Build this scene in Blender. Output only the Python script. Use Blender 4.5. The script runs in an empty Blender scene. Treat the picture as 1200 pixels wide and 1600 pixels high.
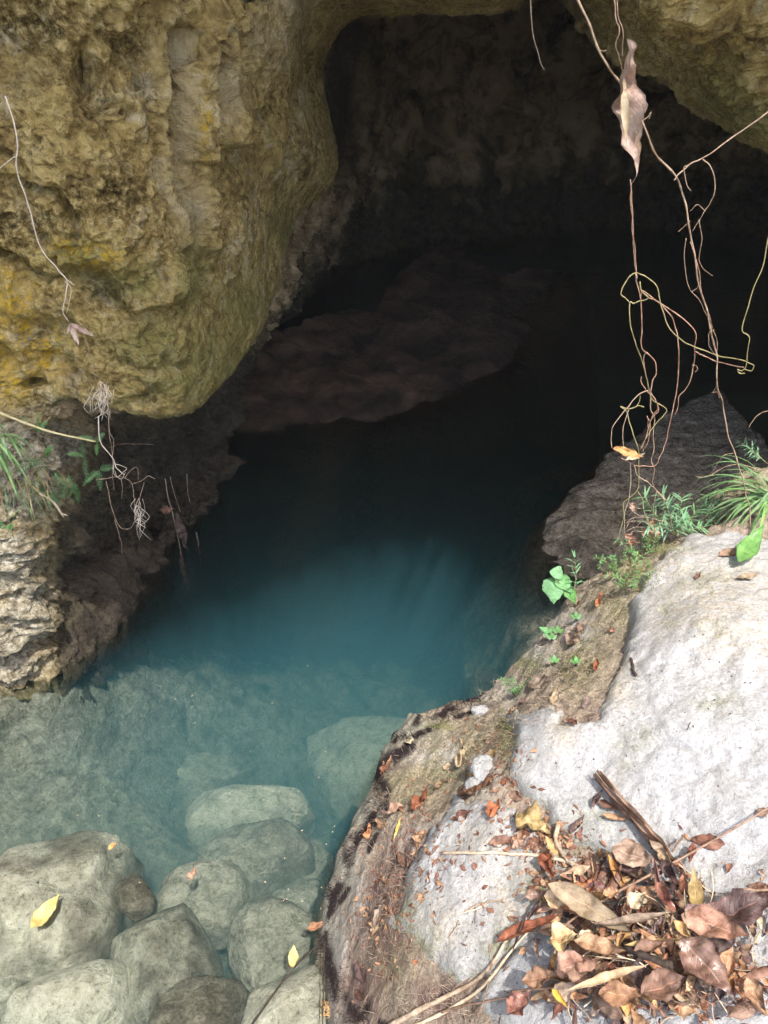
import bpy, bmesh, math, random
import numpy as np
from mathutils import Vector, Matrix
random.seed(7); RNG = np.random.default_rng(7)
SC = bpy.context.scene
COL = SC.collection
# ------------------------------------------------------------------ camera model
TH = math.radians(35.0); CAM = np.array([0.0, 0.0, 2.5]); FPX = 1200.0
CT, ST = math.cos(TH), math.sin(TH)
FWD = np.array([0, CT, -ST]); UPV = np.array([0, ST, CT]); RGT = np.array([1.0, 0, 0])
def ray(px, py):
    return FWD + (px-600)/FPX*RGT + (800-py)/FPX*UPV
def cp(px, py, d):            # a point seen at this pixel, d metres along the view axis
    return CAM + d*ray(px, py)
def pz(px, py, z):            # where the sight line meets a level
    r = ray(px, py); return CAM + r*((z-CAM[2])/r[2])
def pY(px, py, Y):            # where it meets the upright plane at distance Y
    r = ray(px, py); return CAM + r*(Y/r[1])
def W(x, y, z): return np.array([x, y, z], float)
def topix(P):
    D = P - CAM
    d = D@FWD; d = np.where(np.abs(d) < 1e-3, 1e-3, d)
    return 600+FPX*(D@RGT)/d, 800-FPX*(D@UPV)/d, d
# ------------------------------------------------------------------ noise
_P = np.random.default_rng(3).permutation(256); _P = np.concatenate([_P, _P, _P])
_G = np.random.default_rng(4).normal(size=(256, 3)); _G /= np.linalg.norm(_G, axis=1)[:, None]
def perlin(p):
    p = np.asarray(p, float); i = np.floor(p).astype(int); f = p-i; i &= 255
    u = f*f*f*(f*(f*6-15)+10)
    out = 0
    for dx in (0, 1):
        wx = u[:, 0] if dx else 1-u[:, 0]
        for dy in (0, 1):
            wy = u[:, 1] if dy else 1-u[:, 1]
            for dz in (0, 1):
                wz = u[:, 2] if dz else 1-u[:, 2]
                h = _P[_P[_P[i[:, 0]+dx]+i[:, 1]+dy]+i[:, 2]+dz]
                g = _G[h]
                out = out + wx*wy*wz*(g[:, 0]*(f[:, 0]-dx)+g[:, 1]*(f[:, 1]-dy)+g[:, 2]*(f[:, 2]-dz))
    return out*1.5
def fbm(p, s, octs=4, gain=.5, off=0.0, ridged=False):
    a, t, r = 1.0, 0.0, 0
    p = np.asarray(p, float)*s+off
    for k in range(octs):
        n = perlin(p)
        r = r + a*((1-2*np.abs(n)) if ridged else n)
        t += a; a *= gain; p = p*2.03+17.3
    return r/t
def sstep(a, b, x):
    t = np.clip((x-a)/(b-a), 0, 1); return t*t*(3-2*t)
# ------------------------------------------------------------------ interpolation
def crom(pts, ts):            # Catmull-Rom through pts (n, ...) at parameters ts in 0..n-1
    pts = np.asarray(pts, float); n = len(pts)
    i = np.clip(np.floor(ts).astype(int), 0, n-2); f = ts-i
    f = f.reshape((-1,)+(1,)*(pts.ndim-1))
    p0 = np.where((i-1 >= 0).reshape(f.shape), pts[np.maximum(i-1, 0)], 2*pts[i]-pts[i+1])
    p1 = pts[i]; p2 = pts[i+1]
    p3 = np.where((i+2 <= n-1).reshape(f.shape), pts[np.minimum(i+2, n-1)], 2*pts[i+1]-pts[i])
    return .5*((2*p1)+(-p0+p2)*f+(2*p0-5*p1+4*p2-p3)*f*f+(-p0+3*p1-3*p2+p3)*f**3)
class TPS:
    def __init__(s, P, lam=.002):
        P = np.asarray(P, float); s.c = P[:, :2]; n = len(P)
        K = s.k(s.c) + lam*np.eye(n)
        Q = np.c_[np.ones(n), s.c]
        A = np.block([[K, Q], [Q.T, np.zeros((3, 3))]])
        s.w = np.linalg.solve(A, np.r_[P[:, 2], 0, 0, 0])
    def k(s, X):
        d2 = ((X[:, None, :]-s.c[None])**2).sum(2); return .5*d2*np.log(d2+1e-12)
    def __call__(s, X):
        out = np.empty(len(X))
        for a in range(0, len(X), 20000):
            x = X[a:a+20000]
            out[a:a+20000] = s.k(x)@s.w[:-3]+s.w[-3]+x@s.w[-2:]
        return out
def sdpoly(X, poly):          # signed distance to a polygon, positive inside
    poly = np.asarray(poly, float); out = np.full(len(X), 1e9); ins = np.zeros(len(X), bool)
    for a, b in zip(poly, np.roll(poly, -1, 0)):
        e = b-a; w = X-a
        t = np.clip((w@e)/(e@e+1e-12), 0, 1)
        out = np.minimum(out, ((w-t[:, None]*e)**2).sum(1))
        c = ((a[1] <= X[:, 1]) & (b[1] > X[:, 1])) | ((b[1] <= X[:, 1]) & (a[1] > X[:, 1]))
        with np.errstate(divide='ignore', invalid='ignore'):
            xi = a[0]+(X[:, 1]-a[1])/(b[1]-a[1])*e[0]
        ins ^= c & (X[:, 0] < xi)
    return np.where(ins, 1, -1)*np.sqrt(out)
# ------------------------------------------------------------------ objects
def mesh_obj(name, V, F, mat=None, parent=None, smooth=True, attrs=None, uv=None):
    me = bpy.data.meshes.new(name)
    V = np.asarray(V, np.float32)
    if isinstance(F, np.ndarray):
        k = F.shape[1]; n = len(F)
        me.vertices.add(len(V)); me.vertices.foreach_set('co', V.ravel())
        me.loops.add(n*k); me.loops.foreach_set('vertex_index', F.astype(np.int32).ravel())
        me.polygons.add(n); me.polygons.foreach_set('loop_start', np.arange(0, n*k, k, dtype=np.int32))
        me.update(calc_edges=True)
    else:
        me.from_pydata(V.tolist(), [], F)
    if smooth: me.polygons.foreach_set('use_smooth', np.ones(len(me.polygons), bool))
    for an, av in (attrs or {}).items():
        at = me.attributes.new(an, 'FLOAT', 'POINT'); at.data.foreach_set('value', np.asarray(av, np.float32))
    if uv is not None:
        l = me.uv_layers.new(name='UVMap')
        idx = np.empty(len(me.loops), np.int32); me.loops.foreach_get('vertex_index', idx)
        l.data.foreach_set('uv', np.asarray(uv, np.float32)[idx].ravel())
    if mat: me.materials.append(mat)
    o = bpy.data.objects.new(name, me); COL.objects.link(o)
    if parent: o.parent = parent
    return o
def tag(o, label=None, cat=None, group=None, kind=None):
    if label: o['label'] = label
    if cat: o['category'] = cat
    if group: o['group'] = group
    if kind: o['kind'] = kind
    return o
def empty(name, loc, label, cat, group=None):
    o = bpy.data.objects.new(name, None); o.empty_display_size = .05; COL.objects.link(o); o.location = Vector(loc)
    return tag(o, label, cat, group)
def gridfaces(nu, nv):
    i = np.arange((nu-1))[:, None]*nv+np.arange(nv-1)[None]
    i = i.ravel(); return np.c_[i, i+nv, i+nv+1, i+1]
# ------------------------------------------------------------------ node helpers
class NT:
    def __init__(s, name):
        s.m = bpy.data.materials.new(name); s.m.use_nodes = True; s.t = s.m.node_tree; s.t.nodes.clear()
        s.out = s.t.nodes.new('ShaderNodeOutputMaterial')
    def n(s, typ, ins=None, **kw):
        x = s.t.nodes.new('ShaderNode'+typ)
        for k, v in kw.items(): setattr(x, k, v)
        for k, v in (ins or {}).items(): s.set(x.inputs[k], v)
        return x
    def set(s, sock, v):
        if isinstance(v, bpy.types.NodeSocket): s.t.links.new(v, sock)
        elif isinstance(v, bpy.types.Node): s.t.links.new(v.outputs[0], sock)
        else:
            if sock.type == 'RGBA' and len(v) == 3: v = (*v, 1)
            sock.default_value = v
    def coord(s, w='Object'): return s.n('TexCoord').outputs[w]
    def noise(s, vec, scale, detail=4, rough=.55, dist=0, w='Fac'):
        return s.n('TexNoise', {'Vector': vec, 'Scale': scale, 'Detail': detail, 'Roughness': rough, 'Distortion': dist}).outputs[w]
    def voro(s, vec, scale, feat='F1', w='Distance'):
        return s.n('TexVoronoi', {'Vector': vec, 'Scale': scale}, feature=feat).outputs[w]
    def ramp(s, fac, *stops):
        r = s.n('ValToRGB', {'Fac': fac}); e = r.color_ramp.elements
        while len(e) < len(stops): e.new(.5)
        for el, (p, c) in zip(e, stops):
            el.position = p; el.color = (*c, 1) if len(c) == 3 else c
        return r.outputs[0]
    def rng(s, v, a, b, c=0.0, d=1.0):
        return s.n('MapRange', {'Value': v, 'From Min': a, 'From Max': b, 'To Min': c, 'To Max': d}).outputs[0]
    def mix(s, fac, a, b, mode='MIX'):
        x = s.n('Mix', data_type='RGBA', blend_type=mode)
        s.set(x.inputs['Factor'], fac); s.set(x.inputs[6], a); s.set(x.inputs[7], b); return x.outputs[2]
    def math(s, op, a, b=0.0, clamp=False):
        x = s.n('Math', operation=op, use_clamp=clamp); s.set(x.inputs[0], a); s.set(x.inputs[1], b); return x.outputs[0]
    def attr(s, name): return s.n('Attribute', attribute_name=name).outputs['Fac']
    def sep(s, v): return s.n('SeparateXYZ', {'Vector': v})
    def bump(s, h, strength=.5, dist=.01, nrm=None):
        b = s.n('Bump', {'Strength': strength, 'Distance': dist, 'Height': h})
        if nrm is not None: s.set(b.inputs['Normal'], nrm)
        return b.outputs[0]
    def bsdf(s, col, rough=.8, nrm=None, spec=.3, **kw):
        b = s.n('BsdfPrincipled'); s.set(b.inputs['Base Color'], col); s.set(b.inputs['Roughness'], rough)
        s.set(b.inputs['Specular IOR Level'], spec)
        if nrm is not None: s.set(b.inputs['Normal'], nrm)
        for k, v in kw.items(): s.set(b.inputs[k.replace('_', ' ')], v)
        s.t.links.new(b.outputs[0], s.out.inputs['Surface']); return b
# ================================================================== materials of the rock
def blobs(px, py, lst):       # patches with a place of their own: (x, y, rx, ry) in picture units of the wall they sit on
    m = np.zeros(len(px))
    for x, y, rx, ry in lst:
        m = np.maximum(m, np.exp(-(((px-x)/rx)**2+((py-y)/ry)**2)*1.2))
    return m
def mat_cliff():
    k = NT('cliff_limestone'); c = k.coord()
    n1 = k.noise(c, 2.6, 8, .62, .4); n2 = k.noise(c, 9, 8, .68, .6); n3 = k.noise(c, 38, 6, .7); n4 = k.noise(c, 130, 4, .7)
    base = k.ramp(n2, (.32, (.085, .055, .018)), (.43, (.28, .20, .075)), (.51, (.48, .365, .135)), (.60, (.62, .50, .225)), (.70, (.76, .67, .43)))
    warm = k.ramp(n3, (.34, (.10, .065, .022)), (.48, (.34, .245, .08)), (.62, (.66, .53, .25)))
    col = k.mix(k.rng(n1, .35, .65), base, warm)
    crust = k.rng(k.noise(c, 5.5, 9, .72, .9), .54, .66)            # pale lime crust
    col = k.mix(k.math('MULTIPLY', crust, .75), col, (.66, .59, .40))
    pits = k.rng(k.noise(c, 17, 6, .75, 1.2), .45, .34)             # dark pocks
    col = k.mix(k.math('MULTIPLY', pits, .75), col, (.035, .024, .010))
    col = k.mix(k.math('MULTIPLY', k.attr('grey'), k.rng(n2, .3, .6)), col, (.50, .43, .27))
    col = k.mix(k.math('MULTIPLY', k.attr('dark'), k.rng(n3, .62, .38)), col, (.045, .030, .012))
    col = k.mix(k.math('MULTIPLY', k.attr('moss'), k.rng(n3, .25, .6)), col, k.ramp(n3, (.35, (.075, .085, .02)), (.65, (.30, .29, .10))))
    col = k.mix(k.math('MULTIPLY', k.attr('yel'), k.rng(k.noise(c, 34, 7, .75, .8), .46, .56)), col, (.66, .44, .04))
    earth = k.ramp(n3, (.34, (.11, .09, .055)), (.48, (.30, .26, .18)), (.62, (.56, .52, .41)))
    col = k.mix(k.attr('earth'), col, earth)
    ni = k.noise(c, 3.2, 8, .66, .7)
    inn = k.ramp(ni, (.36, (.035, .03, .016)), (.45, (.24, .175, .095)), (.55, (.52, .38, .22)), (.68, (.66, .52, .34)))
    algae_gloom = k.ramp(n2, (.38, (.012, .013, .009)), (.62, (.09, .088, .056)))  # greenish algae tone, darkened to paint in the gloom of the lower cave
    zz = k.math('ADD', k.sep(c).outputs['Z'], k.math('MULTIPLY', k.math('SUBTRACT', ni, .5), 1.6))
    inn = k.mix(k.rng(zz, .95, .5), inn, algae_gloom)
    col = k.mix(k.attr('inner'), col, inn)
    col = k.mix(k.math('MULTIPLY', k.attr('recess_shade'), .92), col, k.ramp(n3, (.35, (.03, .024, .018)), (.65, (.10, .08, .06))))  # shade of the recesses painted into the rock colour
    h = k.math('ADD', k.math('MULTIPLY', n2, .7), k.math('ADD', k.math('MULTIPLY', n3, .5), k.math('MULTIPLY', n4, .22)))
    k.bsdf(col, .92, k.bump(h, 1.0, .05), .15); return k.m
def mat_white():
    k = NT('white_limestone'); c = k.coord()
    n1 = k.noise(c, 4, 6, .6, .3); n2 = k.noise(c, 30, 8, .72, .4); n3 = k.noise(c, 110, 6, .75); n4 = k.noise(c, 320, 3, .7)
    col = k.ramp(n3, (.31, (.19, .19, .187)), (.42, (.36, .36, .36)), (.54, (.435, .435, .438)), (.68, (.53, .528, .53)))
    blu = k.rng(k.noise(c, 6.5, 6, .6, .5), .45, .62)
    col = k.mix(k.math('MULTIPLY', blu, .18), col, (.50, .51, .55))
    col = k.mix(k.math('MULTIPLY', k.rng(n2, .46, .34), .5), col, (.28, .27, .22))
    col = k.mix(k.math('MULTIPLY', k.rng(k.noise(c, 75, 5, .8, 1.0), .375, .30), .75), col, (.10, .095, .085))     # black lichen specks
    col = k.mix(k.math('MULTIPLY', k.rng(k.noise(c, 3.1, 8, .68, .8), .50, .64), .35), col, (.33, .31, .26))        # old water stains
    tan = k.math('MULTIPLY', k.attr('tan'), k.rng(n2, .35, .6))
    col = k.mix(tan, col, k.ramp(n3, (.35, (.30, .26, .19)), (.65, (.62, .55, .45))))
    col = k.mix(k.math('MULTIPLY', k.attr('moss'), k.rng(n2, .38, .56)), col, k.ramp(n3, (.35, (.11, .11, .055)), (.65, (.34, .33, .20))))
    col = k.mix(k.math('MULTIPLY', k.attr('crack'), .25), col, (.10, .10, .105))
    h = k.math('ADD', k.math('MULTIPLY', n2, .6), k.math('ADD', k.math('MULTIPLY', n3, .4), k.math('MULTIPLY', n4, .16)))
    k.bsdf(col, .93, k.bump(h, .9, .018), .12); return k.m
def mat_bank():
    k = NT('earth_and_roots'); c = k.coord()
    st = k.n('Mapping', {'Vector': c, 'Rotation': (0, 0, .55), 'Scale': (1, .28, 1)}).outputs[0]   # root fibres run along the ledge
    n1 = k.noise(c, 7, 6, .65, .4); n2 = k.noise(st, 42, 7, .72, .8); n3 = k.noise(c, 120, 6, .78); n4 = k.noise(c, 330, 4, .75)
    soil = k.ramp(n3, (.30, (.13, .095, .07)), (.45, (.31, .25, .185)), (.56, (.45, .37, .285)), (.70, (.62, .54, .45)))
    soil = k.mix(k.math('MULTIPLY', k.rng(n2, .46, .34), .55), soil, (.13, .085, .065))
    soil = k.mix(k.math('MULTIPLY', k.rng(n1, .52, .66), .55), soil, (.58, .45, .38))
    green = k.ramp(n3, (.32, (.10, .092, .04)), (.5, (.31, .275, .155)), (.68, (.55, .50, .34)))
    col = k.mix(k.math('MULTIPLY', k.attr('green'), k.rng(n1, .28, .58)), soil, green)
    pale = k.ramp(n3, (.32, (.36, .33, .28)), (.6, (.66, .62, .56)))
    col = k.mix(k.math('MULTIPLY', k.attr('pale'), k.rng(n2, .34, .5)), col, pale)
    red = k.ramp(n4, (.36, (.05, .024, .024)), (.62, (.26, .155, .14)))
    col = k.mix(k.math('MULTIPLY', k.attr('red'), k.rng(n2, .68, .42)), col, red)
    wet = k.ramp(n3, (.32, (.16, .15, .11)), (.5, (.33, .31, .25)), (.68, (.46, .44, .37)))
    col = k.mix(k.attr('wet'), col, wet)
    bl = k.rng(k.math('ADD', k.attr('black'), k.math('MULTIPLY', k.math('SUBTRACT', n3, .5), 1.5)), .40, .70)
    col = k.mix(bl, col, k.ramp(n4, (.35, (.012, .008, .008)), (.7, (.055, .038, .038))))
    h = k.math('ADD', k.math('MULTIPLY', n2, .5), k.math('ADD', k.math('MULTIPLY', n3, .55), k.math('MULTIPLY', n4, .3)))
    k.bsdf(col, .9, k.bump(h, 1.0, .018), .2); return k.m
def mat_sub(name, lo, mid, hi, sc=1.0):
    k = NT(name); c = k.coord()
    n1 = k.noise(c, 5*sc, 6, .62, .4); n2 = k.noise(c, 20*sc, 8, .7, .5); n3 = k.noise(c, 80*sc, 5, .72)
    col = k.ramp(k.math('ADD', k.math('MULTIPLY', n2, .6), k.math('MULTIPLY', n3, .4)), (.38, lo), (.49, mid), (.6, hi))
    col = k.mix(k.math('MULTIPLY', k.rng(n1, .52, .66), .7), col, tuple(.45*a for a in lo))
    col = k.mix(k.math('MULTIPLY', k.rng(n3, .40, .30), .6), col, (.05, .045, .03))
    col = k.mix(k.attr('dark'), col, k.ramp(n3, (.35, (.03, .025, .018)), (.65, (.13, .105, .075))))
    h = k.math('ADD', k.math('MULTIPLY', n2, .7), k.math('MULTIPLY', n3, .35))
    k.bsdf(col, .85, k.bump(h, 1.0, .04), .15); return k.m

# ================================================================== the cliff with the cave in it
def build_cliff():
    c = lambda *a: cp(*a)
    z0 = -.02
    def col(r0, r1, r2, r3, r4, r5, r6, r7, r8, dx=0, dy=0, dz=-1.9):
        return [r0, r1, r2, r3, r4, r5, r6, r7, r8, r8+W(dx, dy, dz)]
    cols = [  # first row: unseen upper lip, shaped to set the sun's shadow edge
     col(W(-4.5,1.0,5.5),W(-3.6,1.1,3.5),W(-3.2,1.3,2.5),W(-2.9,1.4,1.8),W(-2.7,1.4,1.2),W(-2.6,1.4,.8),W(-2.6,1.35,.4),W(-2.55,1.3,.15),W(-2.5,1.3,z0),.3,0,-.9),
     col(W(-3.4,1.3,5.5),W(-2.3,1.7,3.5),W(-1.95,2.15,2.4),W(-1.88,2.3,1.6),W(-1.85,2.35,1.1),W(-1.85,2.35,.75),W(-1.85,2.3,.45),W(-1.85,2.2,.2),W(-1.8,2.15,z0),.25,-.05,-.9),
     col(W(-2.4,.95,5.5),c(-150,-150,2.05),c(-60,200,2.3),c(-10,420,2.62),c(50,600,2.85),c(55,720,2.97),c(42,830,3.08),c(28,950,3.18),pz(55,1060,z0),.2,-.05,-1.0),
     col(W(-1.8,.85,5.5),c(0,-150,2.0),c(60,200,2.28),c(110,450,2.62),c(172,622,2.78),c(160,668,3.35),c(138,795,3.70),c(122,910,3.75),pz(118,1008,z0),.2,-.05,-1.2),
     col(W(-1.3,.9,5.5),c(120,-150,2.05),c(170,200,2.38),c(235,470,2.66),c(303,628,2.98),c(298,640,4.1),c(315,710,4.4),c(322,760,4.45),pz(330,790,z0),.1,0,-1.6),
     col(W(-.8,.9,5.5),c(220,-150,2.15),c(270,150,2.5),c(330,380,3.0),c(412,500,3.7),c(400,540,4.7),c(380,590,4.9),c(362,640,5.0),pz(350,690,z0)),
     col(W(-.4,.5,5.5),c(300,-150,2.25),c(330,100,2.6),c(372,250,3.1),c(462,340,4.4),c(450,400,5.2),c(430,460,5.5),c(410,520,5.6),pz(395,570,z0)),
     col(W(-.1,.44,5.5),c(350,-150,2.35),c(375,60,2.7),c(405,180,3.2),c(525,262,4.6),c(540,320,6.2),c(520,390,6.6),c(480,440,6.8),pz(440,480,z0)),
     col(W(.1,.6,5.5),c(390,-160,2.45),c(410,0,2.8),c(435,90,3.3),c(502,110,4.5),c(540,160,6.6),c(570,260,7.6),c(560,350,7.8),pz(550,420,z0)),
     col(W(.3,.74,5.5),c(450,-200,2.55),c(470,-80,2.9),c(500,0,3.5),c(545,32,4.2),W(-.1,7.0,2.6),c(620,180,8.0),c(630,300,8.2),pz(630,395,z0)),
     col(W(.6,.92,5.5),W(.15,2.5,3.6),c(580,-120,2.9),c(610,-40,3.4),c(640,10,3.9),W(.3,6.5,3.1),W(.8,9.0,2.2),W(1.0,9.0,.9),W(.9,8.9,z0)),
     col(W(1.0,1.14,5.5),W(.7,2.45,3.6),c(770,-140,2.8),c(785,-50,3.3),c(795,2,3.7),W(1.3,6.5,3.3),W(2.0,9.5,2.3),W(2.2,9.6,1.0),W(2.2,9.5,z0)),
     col(W(1.4,1.12,5.5),W(1.1,2.4,3.6),c(870,-150,2.8),c(870,-70,3.4),c(872,-28,4.0),W(2.2,6.5,3.2),W(3.6,9.5,2.5),W(3.8,9.6,1.0),W(3.6,9.5,z0)),
     col(W(1.8,.62,5.5),W(1.4,2.2,3.6),c(930,-120,2.5),c(940,-20,2.9),c(957,50,3.3),W(2.6,5.5,3.0),W(4.8,8.5,2.4),W(5.2,8.6,1),W(5.0,8.5,z0)),
     col(W(2.3,.6,5.5),W(1.8,2.0,3.6),c(1040,-120,2.3),c(1050,20,2.7),c(1065,122,3.1),W(2.6,4.6,2.7),W(5.2,7,2.2),W(5.6,7,1),W(5.4,7,z0)),
     col(W(2.8,.7,5.5),W(2.2,1.8,3.6),c(1180,-100,2.1),c(1190,80,2.5),c(1202,217,2.9),W(2.6,3.7,2.3),W(5.0,5.5,2.0),W(5.4,5.5,1),W(5.2,5.4,z0)),
     col(W(3.4,.5,5.5),W(2.8,1.5,3.6),W(2.2,2.2,2.8),W(2.1,2.5,2.3),W(2.15,2.75,1.7),W(2.8,3.1,1.8),W(4.6,4,1.6),W(4.8,4,.8),W(4.7,4,z0)),
     col(W(4.4,.2,5.5),W(3.8,.6,3.6),W(3.3,1.4,2.6),W(3.2,1.7,1.9),W(3.2,2.0,1.2),W(3.6,2.2,1.0),W(4.3,2.5,.7),W(4.3,2.4,.4),W(4.2,2.3,.1)),
    ]
    for i, q in enumerate(cols):                         # a row right behind the lip, so that the rock turns in sharply there
        a, b = q[4], q[5]
        if 4 <= i <= 15:
            x, y, d = topix(a[None]); o = np.array([x[0]-850, y[0]-330]); o /= np.linalg.norm(o)
            q.insert(5, cp(x[0]+16*o[0], y[0]+16*o[1], d[0]+.30))
        else: q.insert(5, a*.6+b*.4)
    A = np.array(cols)                                   # (C, 11, 3)
    vs = np.concatenate([np.linspace(a, b, n, endpoint=False) for a, b, n in
        ((0,1,40),(1,2,120),(2,3,130),(3,4,140),(4,5,40),(5,6,70),(6,7,70),(7,8,50),(8,9,40),(9,10,20))]+[[10.0]])
    nus = (20, 40, 75, 85, 75, 60, 60, 55, 45, 45, 45, 45, 45, 45, 50, 30, 20)
    us = np.concatenate([np.linspace(i, i+1, n, endpoint=False) for i, n in enumerate(nus)]+[[len(cols)-1.0]])
    B = crom(A.transpose(1, 0, 2), vs)                   # (nv, C, 3)
    G = crom(B.transpose(1, 0, 2), us)                   # (nu, nv, 3)
    nu, nv = G.shape[:2]
    du = np.gradient(G, axis=0); dv = np.gradient(G, axis=1)
    N = np.cross(du, dv); N /= np.linalg.norm(N, axis=2, keepdims=True)+1e-9
    P = G.reshape(-1, 3); N = N.reshape(-1, 3)
    vv = np.tile(vs, nu)
    s = np.sign((N*(CAM-P)).sum(1)[vv < 3].mean()); N *= s
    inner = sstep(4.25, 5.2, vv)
    big = fbm(P, .9, 3, .5, 5.0)*.16
    wp = P+.12*np.c_[fbm(P, 2.0, 2, off=9), fbm(P, 2.0, 2, off=31), fbm(P, 2.0, 2, off=57)]
    stretch = wp*np.array([1, 1, .62])
    rid = fbm(stretch, 2.3, 5, .52, 3.0, True)-.35
    mid = fbm(wp, 4.4, 5, .55, 11.0)
    pit = np.minimum(0, fbm(wp, 5.2, 4, .6, 71.0)+.08)
    fine = fbm(P, 17, 4, .6, 23.0); pock = np.minimum(0, fbm(P, 26, 3, .6, 41.0)+.1)
    amp = .25+.75*np.clip(np.abs(vv-4.2)/.7, 0, 1)          # keep the lip's outline
    crag = np.abs(fbm(wp, 7.5, 4, .6, 91.0)); grit = fbm(P, 52, 3, .6, 61.0)
    d = amp*(big*.75+rid*.07+mid*.045+pit*.16-crag*.07)+fine*.022+pock*.046+grit*.009
    d *= 1-.45*sstep(215, 330, topix(P)[0])*(vv < 4.6)*(topix(P)[0] < 900)      # the fluted flank is smoother
    d *= np.where(vv > 5.5, 1.9, 1.0)
    px0, py0, _ = topix(P)
    # a few real features of the wall: flowstone rib, pockets and ledges
    def ridge(poly, w, a):
        q = np.c_[px0, py0]; best = np.full(len(q), 1e9)
        for p0, p1 in zip(poly[:-1], poly[1:]):
            p0 = np.array(p0, float); e = np.array(p1)-p0
            t = np.clip(((q-p0)@e)/(e@e), 0, 1); best = np.minimum(best, np.linalg.norm(q-p0-t[:, None]*e, axis=1))
        return 1.35*a*np.exp(-(best/w)**2)*(vv < 4.1)
    d += ridge([(335,20),(318,120),(312,220),(322,300),(330,380)], 16, .05)
    d -= ridge([(352,30),(335,150),(330,250),(345,330)], 11, .035)
    d -= ridge([(295,60),(285,200),(292,300)], 16, .05)
    d += ridge([(440,5),(415,70),(400,130),(350,210)], 18, .05)
    d -= ridge([(420,170),(390,230),(370,250)], 20, .06)
    d += ridge([(360,20),(352,120),(362,230),(372,330),(365,430)], 9, .028); d -= ridge([(376,60),(372,180),(386,300)], 8, .03)
    d += ridge([(270,20),(262,140),(268,260),(285,380)], 10, .03); d -= ridge([(310,260),(315,380),(330,470)], 9, .03)
    d += ridge([(470,20),(455,100),(440,190),(425,280)], 9, .03); d -= ridge([(480,80),(468,170),(455,260)], 8, .03)
    d -= ridge([(225,120),(245,200),(250,300)], 9, .03); d -= ridge([(165,60),(215,90),(240,140)], 10, .03)
    d -= ridge([(140,470),(210,500),(260,480)], 9, .03); d -= ridge([(180,560),(230,580),(300,570)], 8, .02)
    d -= ridge([(130,440),(170,468)], 22, .12); d -= ridge([(50,610),(60,620)], 14, .10)
    d -= ridge([(30,290),(90,300),(115,340),(118,385)], 8, .05); d -= ridge([(0,400),(30,405),(75,435)], 8, .05)
    d -= ridge([(120,100),(150,150)], 22, .06); d += ridge([(60,480),(120,460),(250,470),(275,430)], 20, .05)
    d -= ridge([(70,560),(130,600)], 10, .04); d += ridge([(20,430),(30,520),(45,580)], 14, .05)
    d -= ridge([(230,630),(250,620)], 14, .05)
    P2 = P+N*d[:, None]
    px, py, dd = topix(P2)
    near = (vv < 4.6)
    earth = blobs(px, py, [(20,760,110,70),(0,700,110,60),(40,960,60,90),(0,1030,90,70),(95,700,50,50),(10,880,70,70)])*(vv > 3.9)
    earth = np.clip(earth*1.3+.3*fbm(P, 9, 3, off=3), 0, 1)*sstep(4.0, 4.6, vv)
    yel = np.clip(blobs(px, py, [(20,470,36,60),(40,525,26,40),(80,545,22,36),(20,600,36,36),(10,545,20,40),(105,390,40,18),(150,400,40,22),(322,190,9,60),(60,575,30,30)]), 0, 1)*near*.95
    moss = blobs(px, py, [(330,560,110,70),(300,440,34,80),(290,600,90,40),(440,360,26,40),(210,440,60,36),(240,540,80,50),(120,400,60,30),(1130,170,60,80),(1190,190,60,40),(380,480,50,60)])*near
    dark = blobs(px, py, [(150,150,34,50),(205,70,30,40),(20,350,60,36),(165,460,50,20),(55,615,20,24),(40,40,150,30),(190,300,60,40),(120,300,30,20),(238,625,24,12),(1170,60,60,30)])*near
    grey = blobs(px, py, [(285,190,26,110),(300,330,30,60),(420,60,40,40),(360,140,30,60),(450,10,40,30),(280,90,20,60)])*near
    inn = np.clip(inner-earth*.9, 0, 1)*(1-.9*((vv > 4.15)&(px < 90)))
    recess_shade = np.clip(blobs(px, py, [(260,800,170,190),(200,940,110,110),(350,640,60,120),(170,970,140,120),(528,150,24,110),(548,55,30,36),(520,240,24,40)])*1.8, 0, 1)*sstep(4.2, 4.8, vv)*(1-earth)  # painted shade: left undercut and the gap behind the rim
    o = mesh_obj('cliff', P2, gridfaces(nu, nv), mat_cliff(), attrs=dict(recess_shade=recess_shade, inner=inn, earth=earth, yel=yel, moss=moss, dark=dark, grey=grey))
    tag(o, 'ochre limestone cliff arching over the dark mouth of the flooded cave', None, None, 'structure')
    return o, P2.reshape(nu, nv, 3), us, vs
CLIFF, CLIFF_G, _, _ = build_cliff()

# ================================================================== the pool
def heightgrid(x0, x1, y0, y1, step):
    xs = np.arange(x0, x1+step/2, step); ys = np.arange(y0, y1+step/2, step)
    X, Y = np.meshgrid(xs, ys, indexing='ij'); return np.c_[X.ravel(), Y.ravel()], len(xs), len(ys)
BED = TPS([(*pz(x, y, z)[:2], z) for x, y, z in (
    (20,1075,-.05),(100,1062,-.10),(60,1150,-.22),(150,1150,-.40),(250,1110,-.65),(250,1200,-.78),(100,1240,-.42),(400,1100,-1.0),(330,1000,-1.3),
    (600,1000,-1.9),(600,850,-2.1),(500,1250,-1.4),(560,1330,-1.2),(400,1400,-.95),(200,1400,-.75),(100,1500,-.6),(300,1560,-.6),(450,1580,-.5),
    (700,1000,-1.6),(560,1150,-1.5),(780,800,-.95),(730,900,-1.3),(860,740,-.8))]
    +[(0,5,-2.3),(2,7,-2.3),(0,7.5,-2.3),(4,5,-1.6),(-1.2,5,-2),(-2,1,-.3),(-2.4,.2,-.3),(-.6,.2,-.6),(.6,1.3,-.9),(1.8,1.3,-.9),(4,9.5,-2.2),(-2,9,-2),(5.5,2,-.8),(3,3.2,-.5)], .01)
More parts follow.
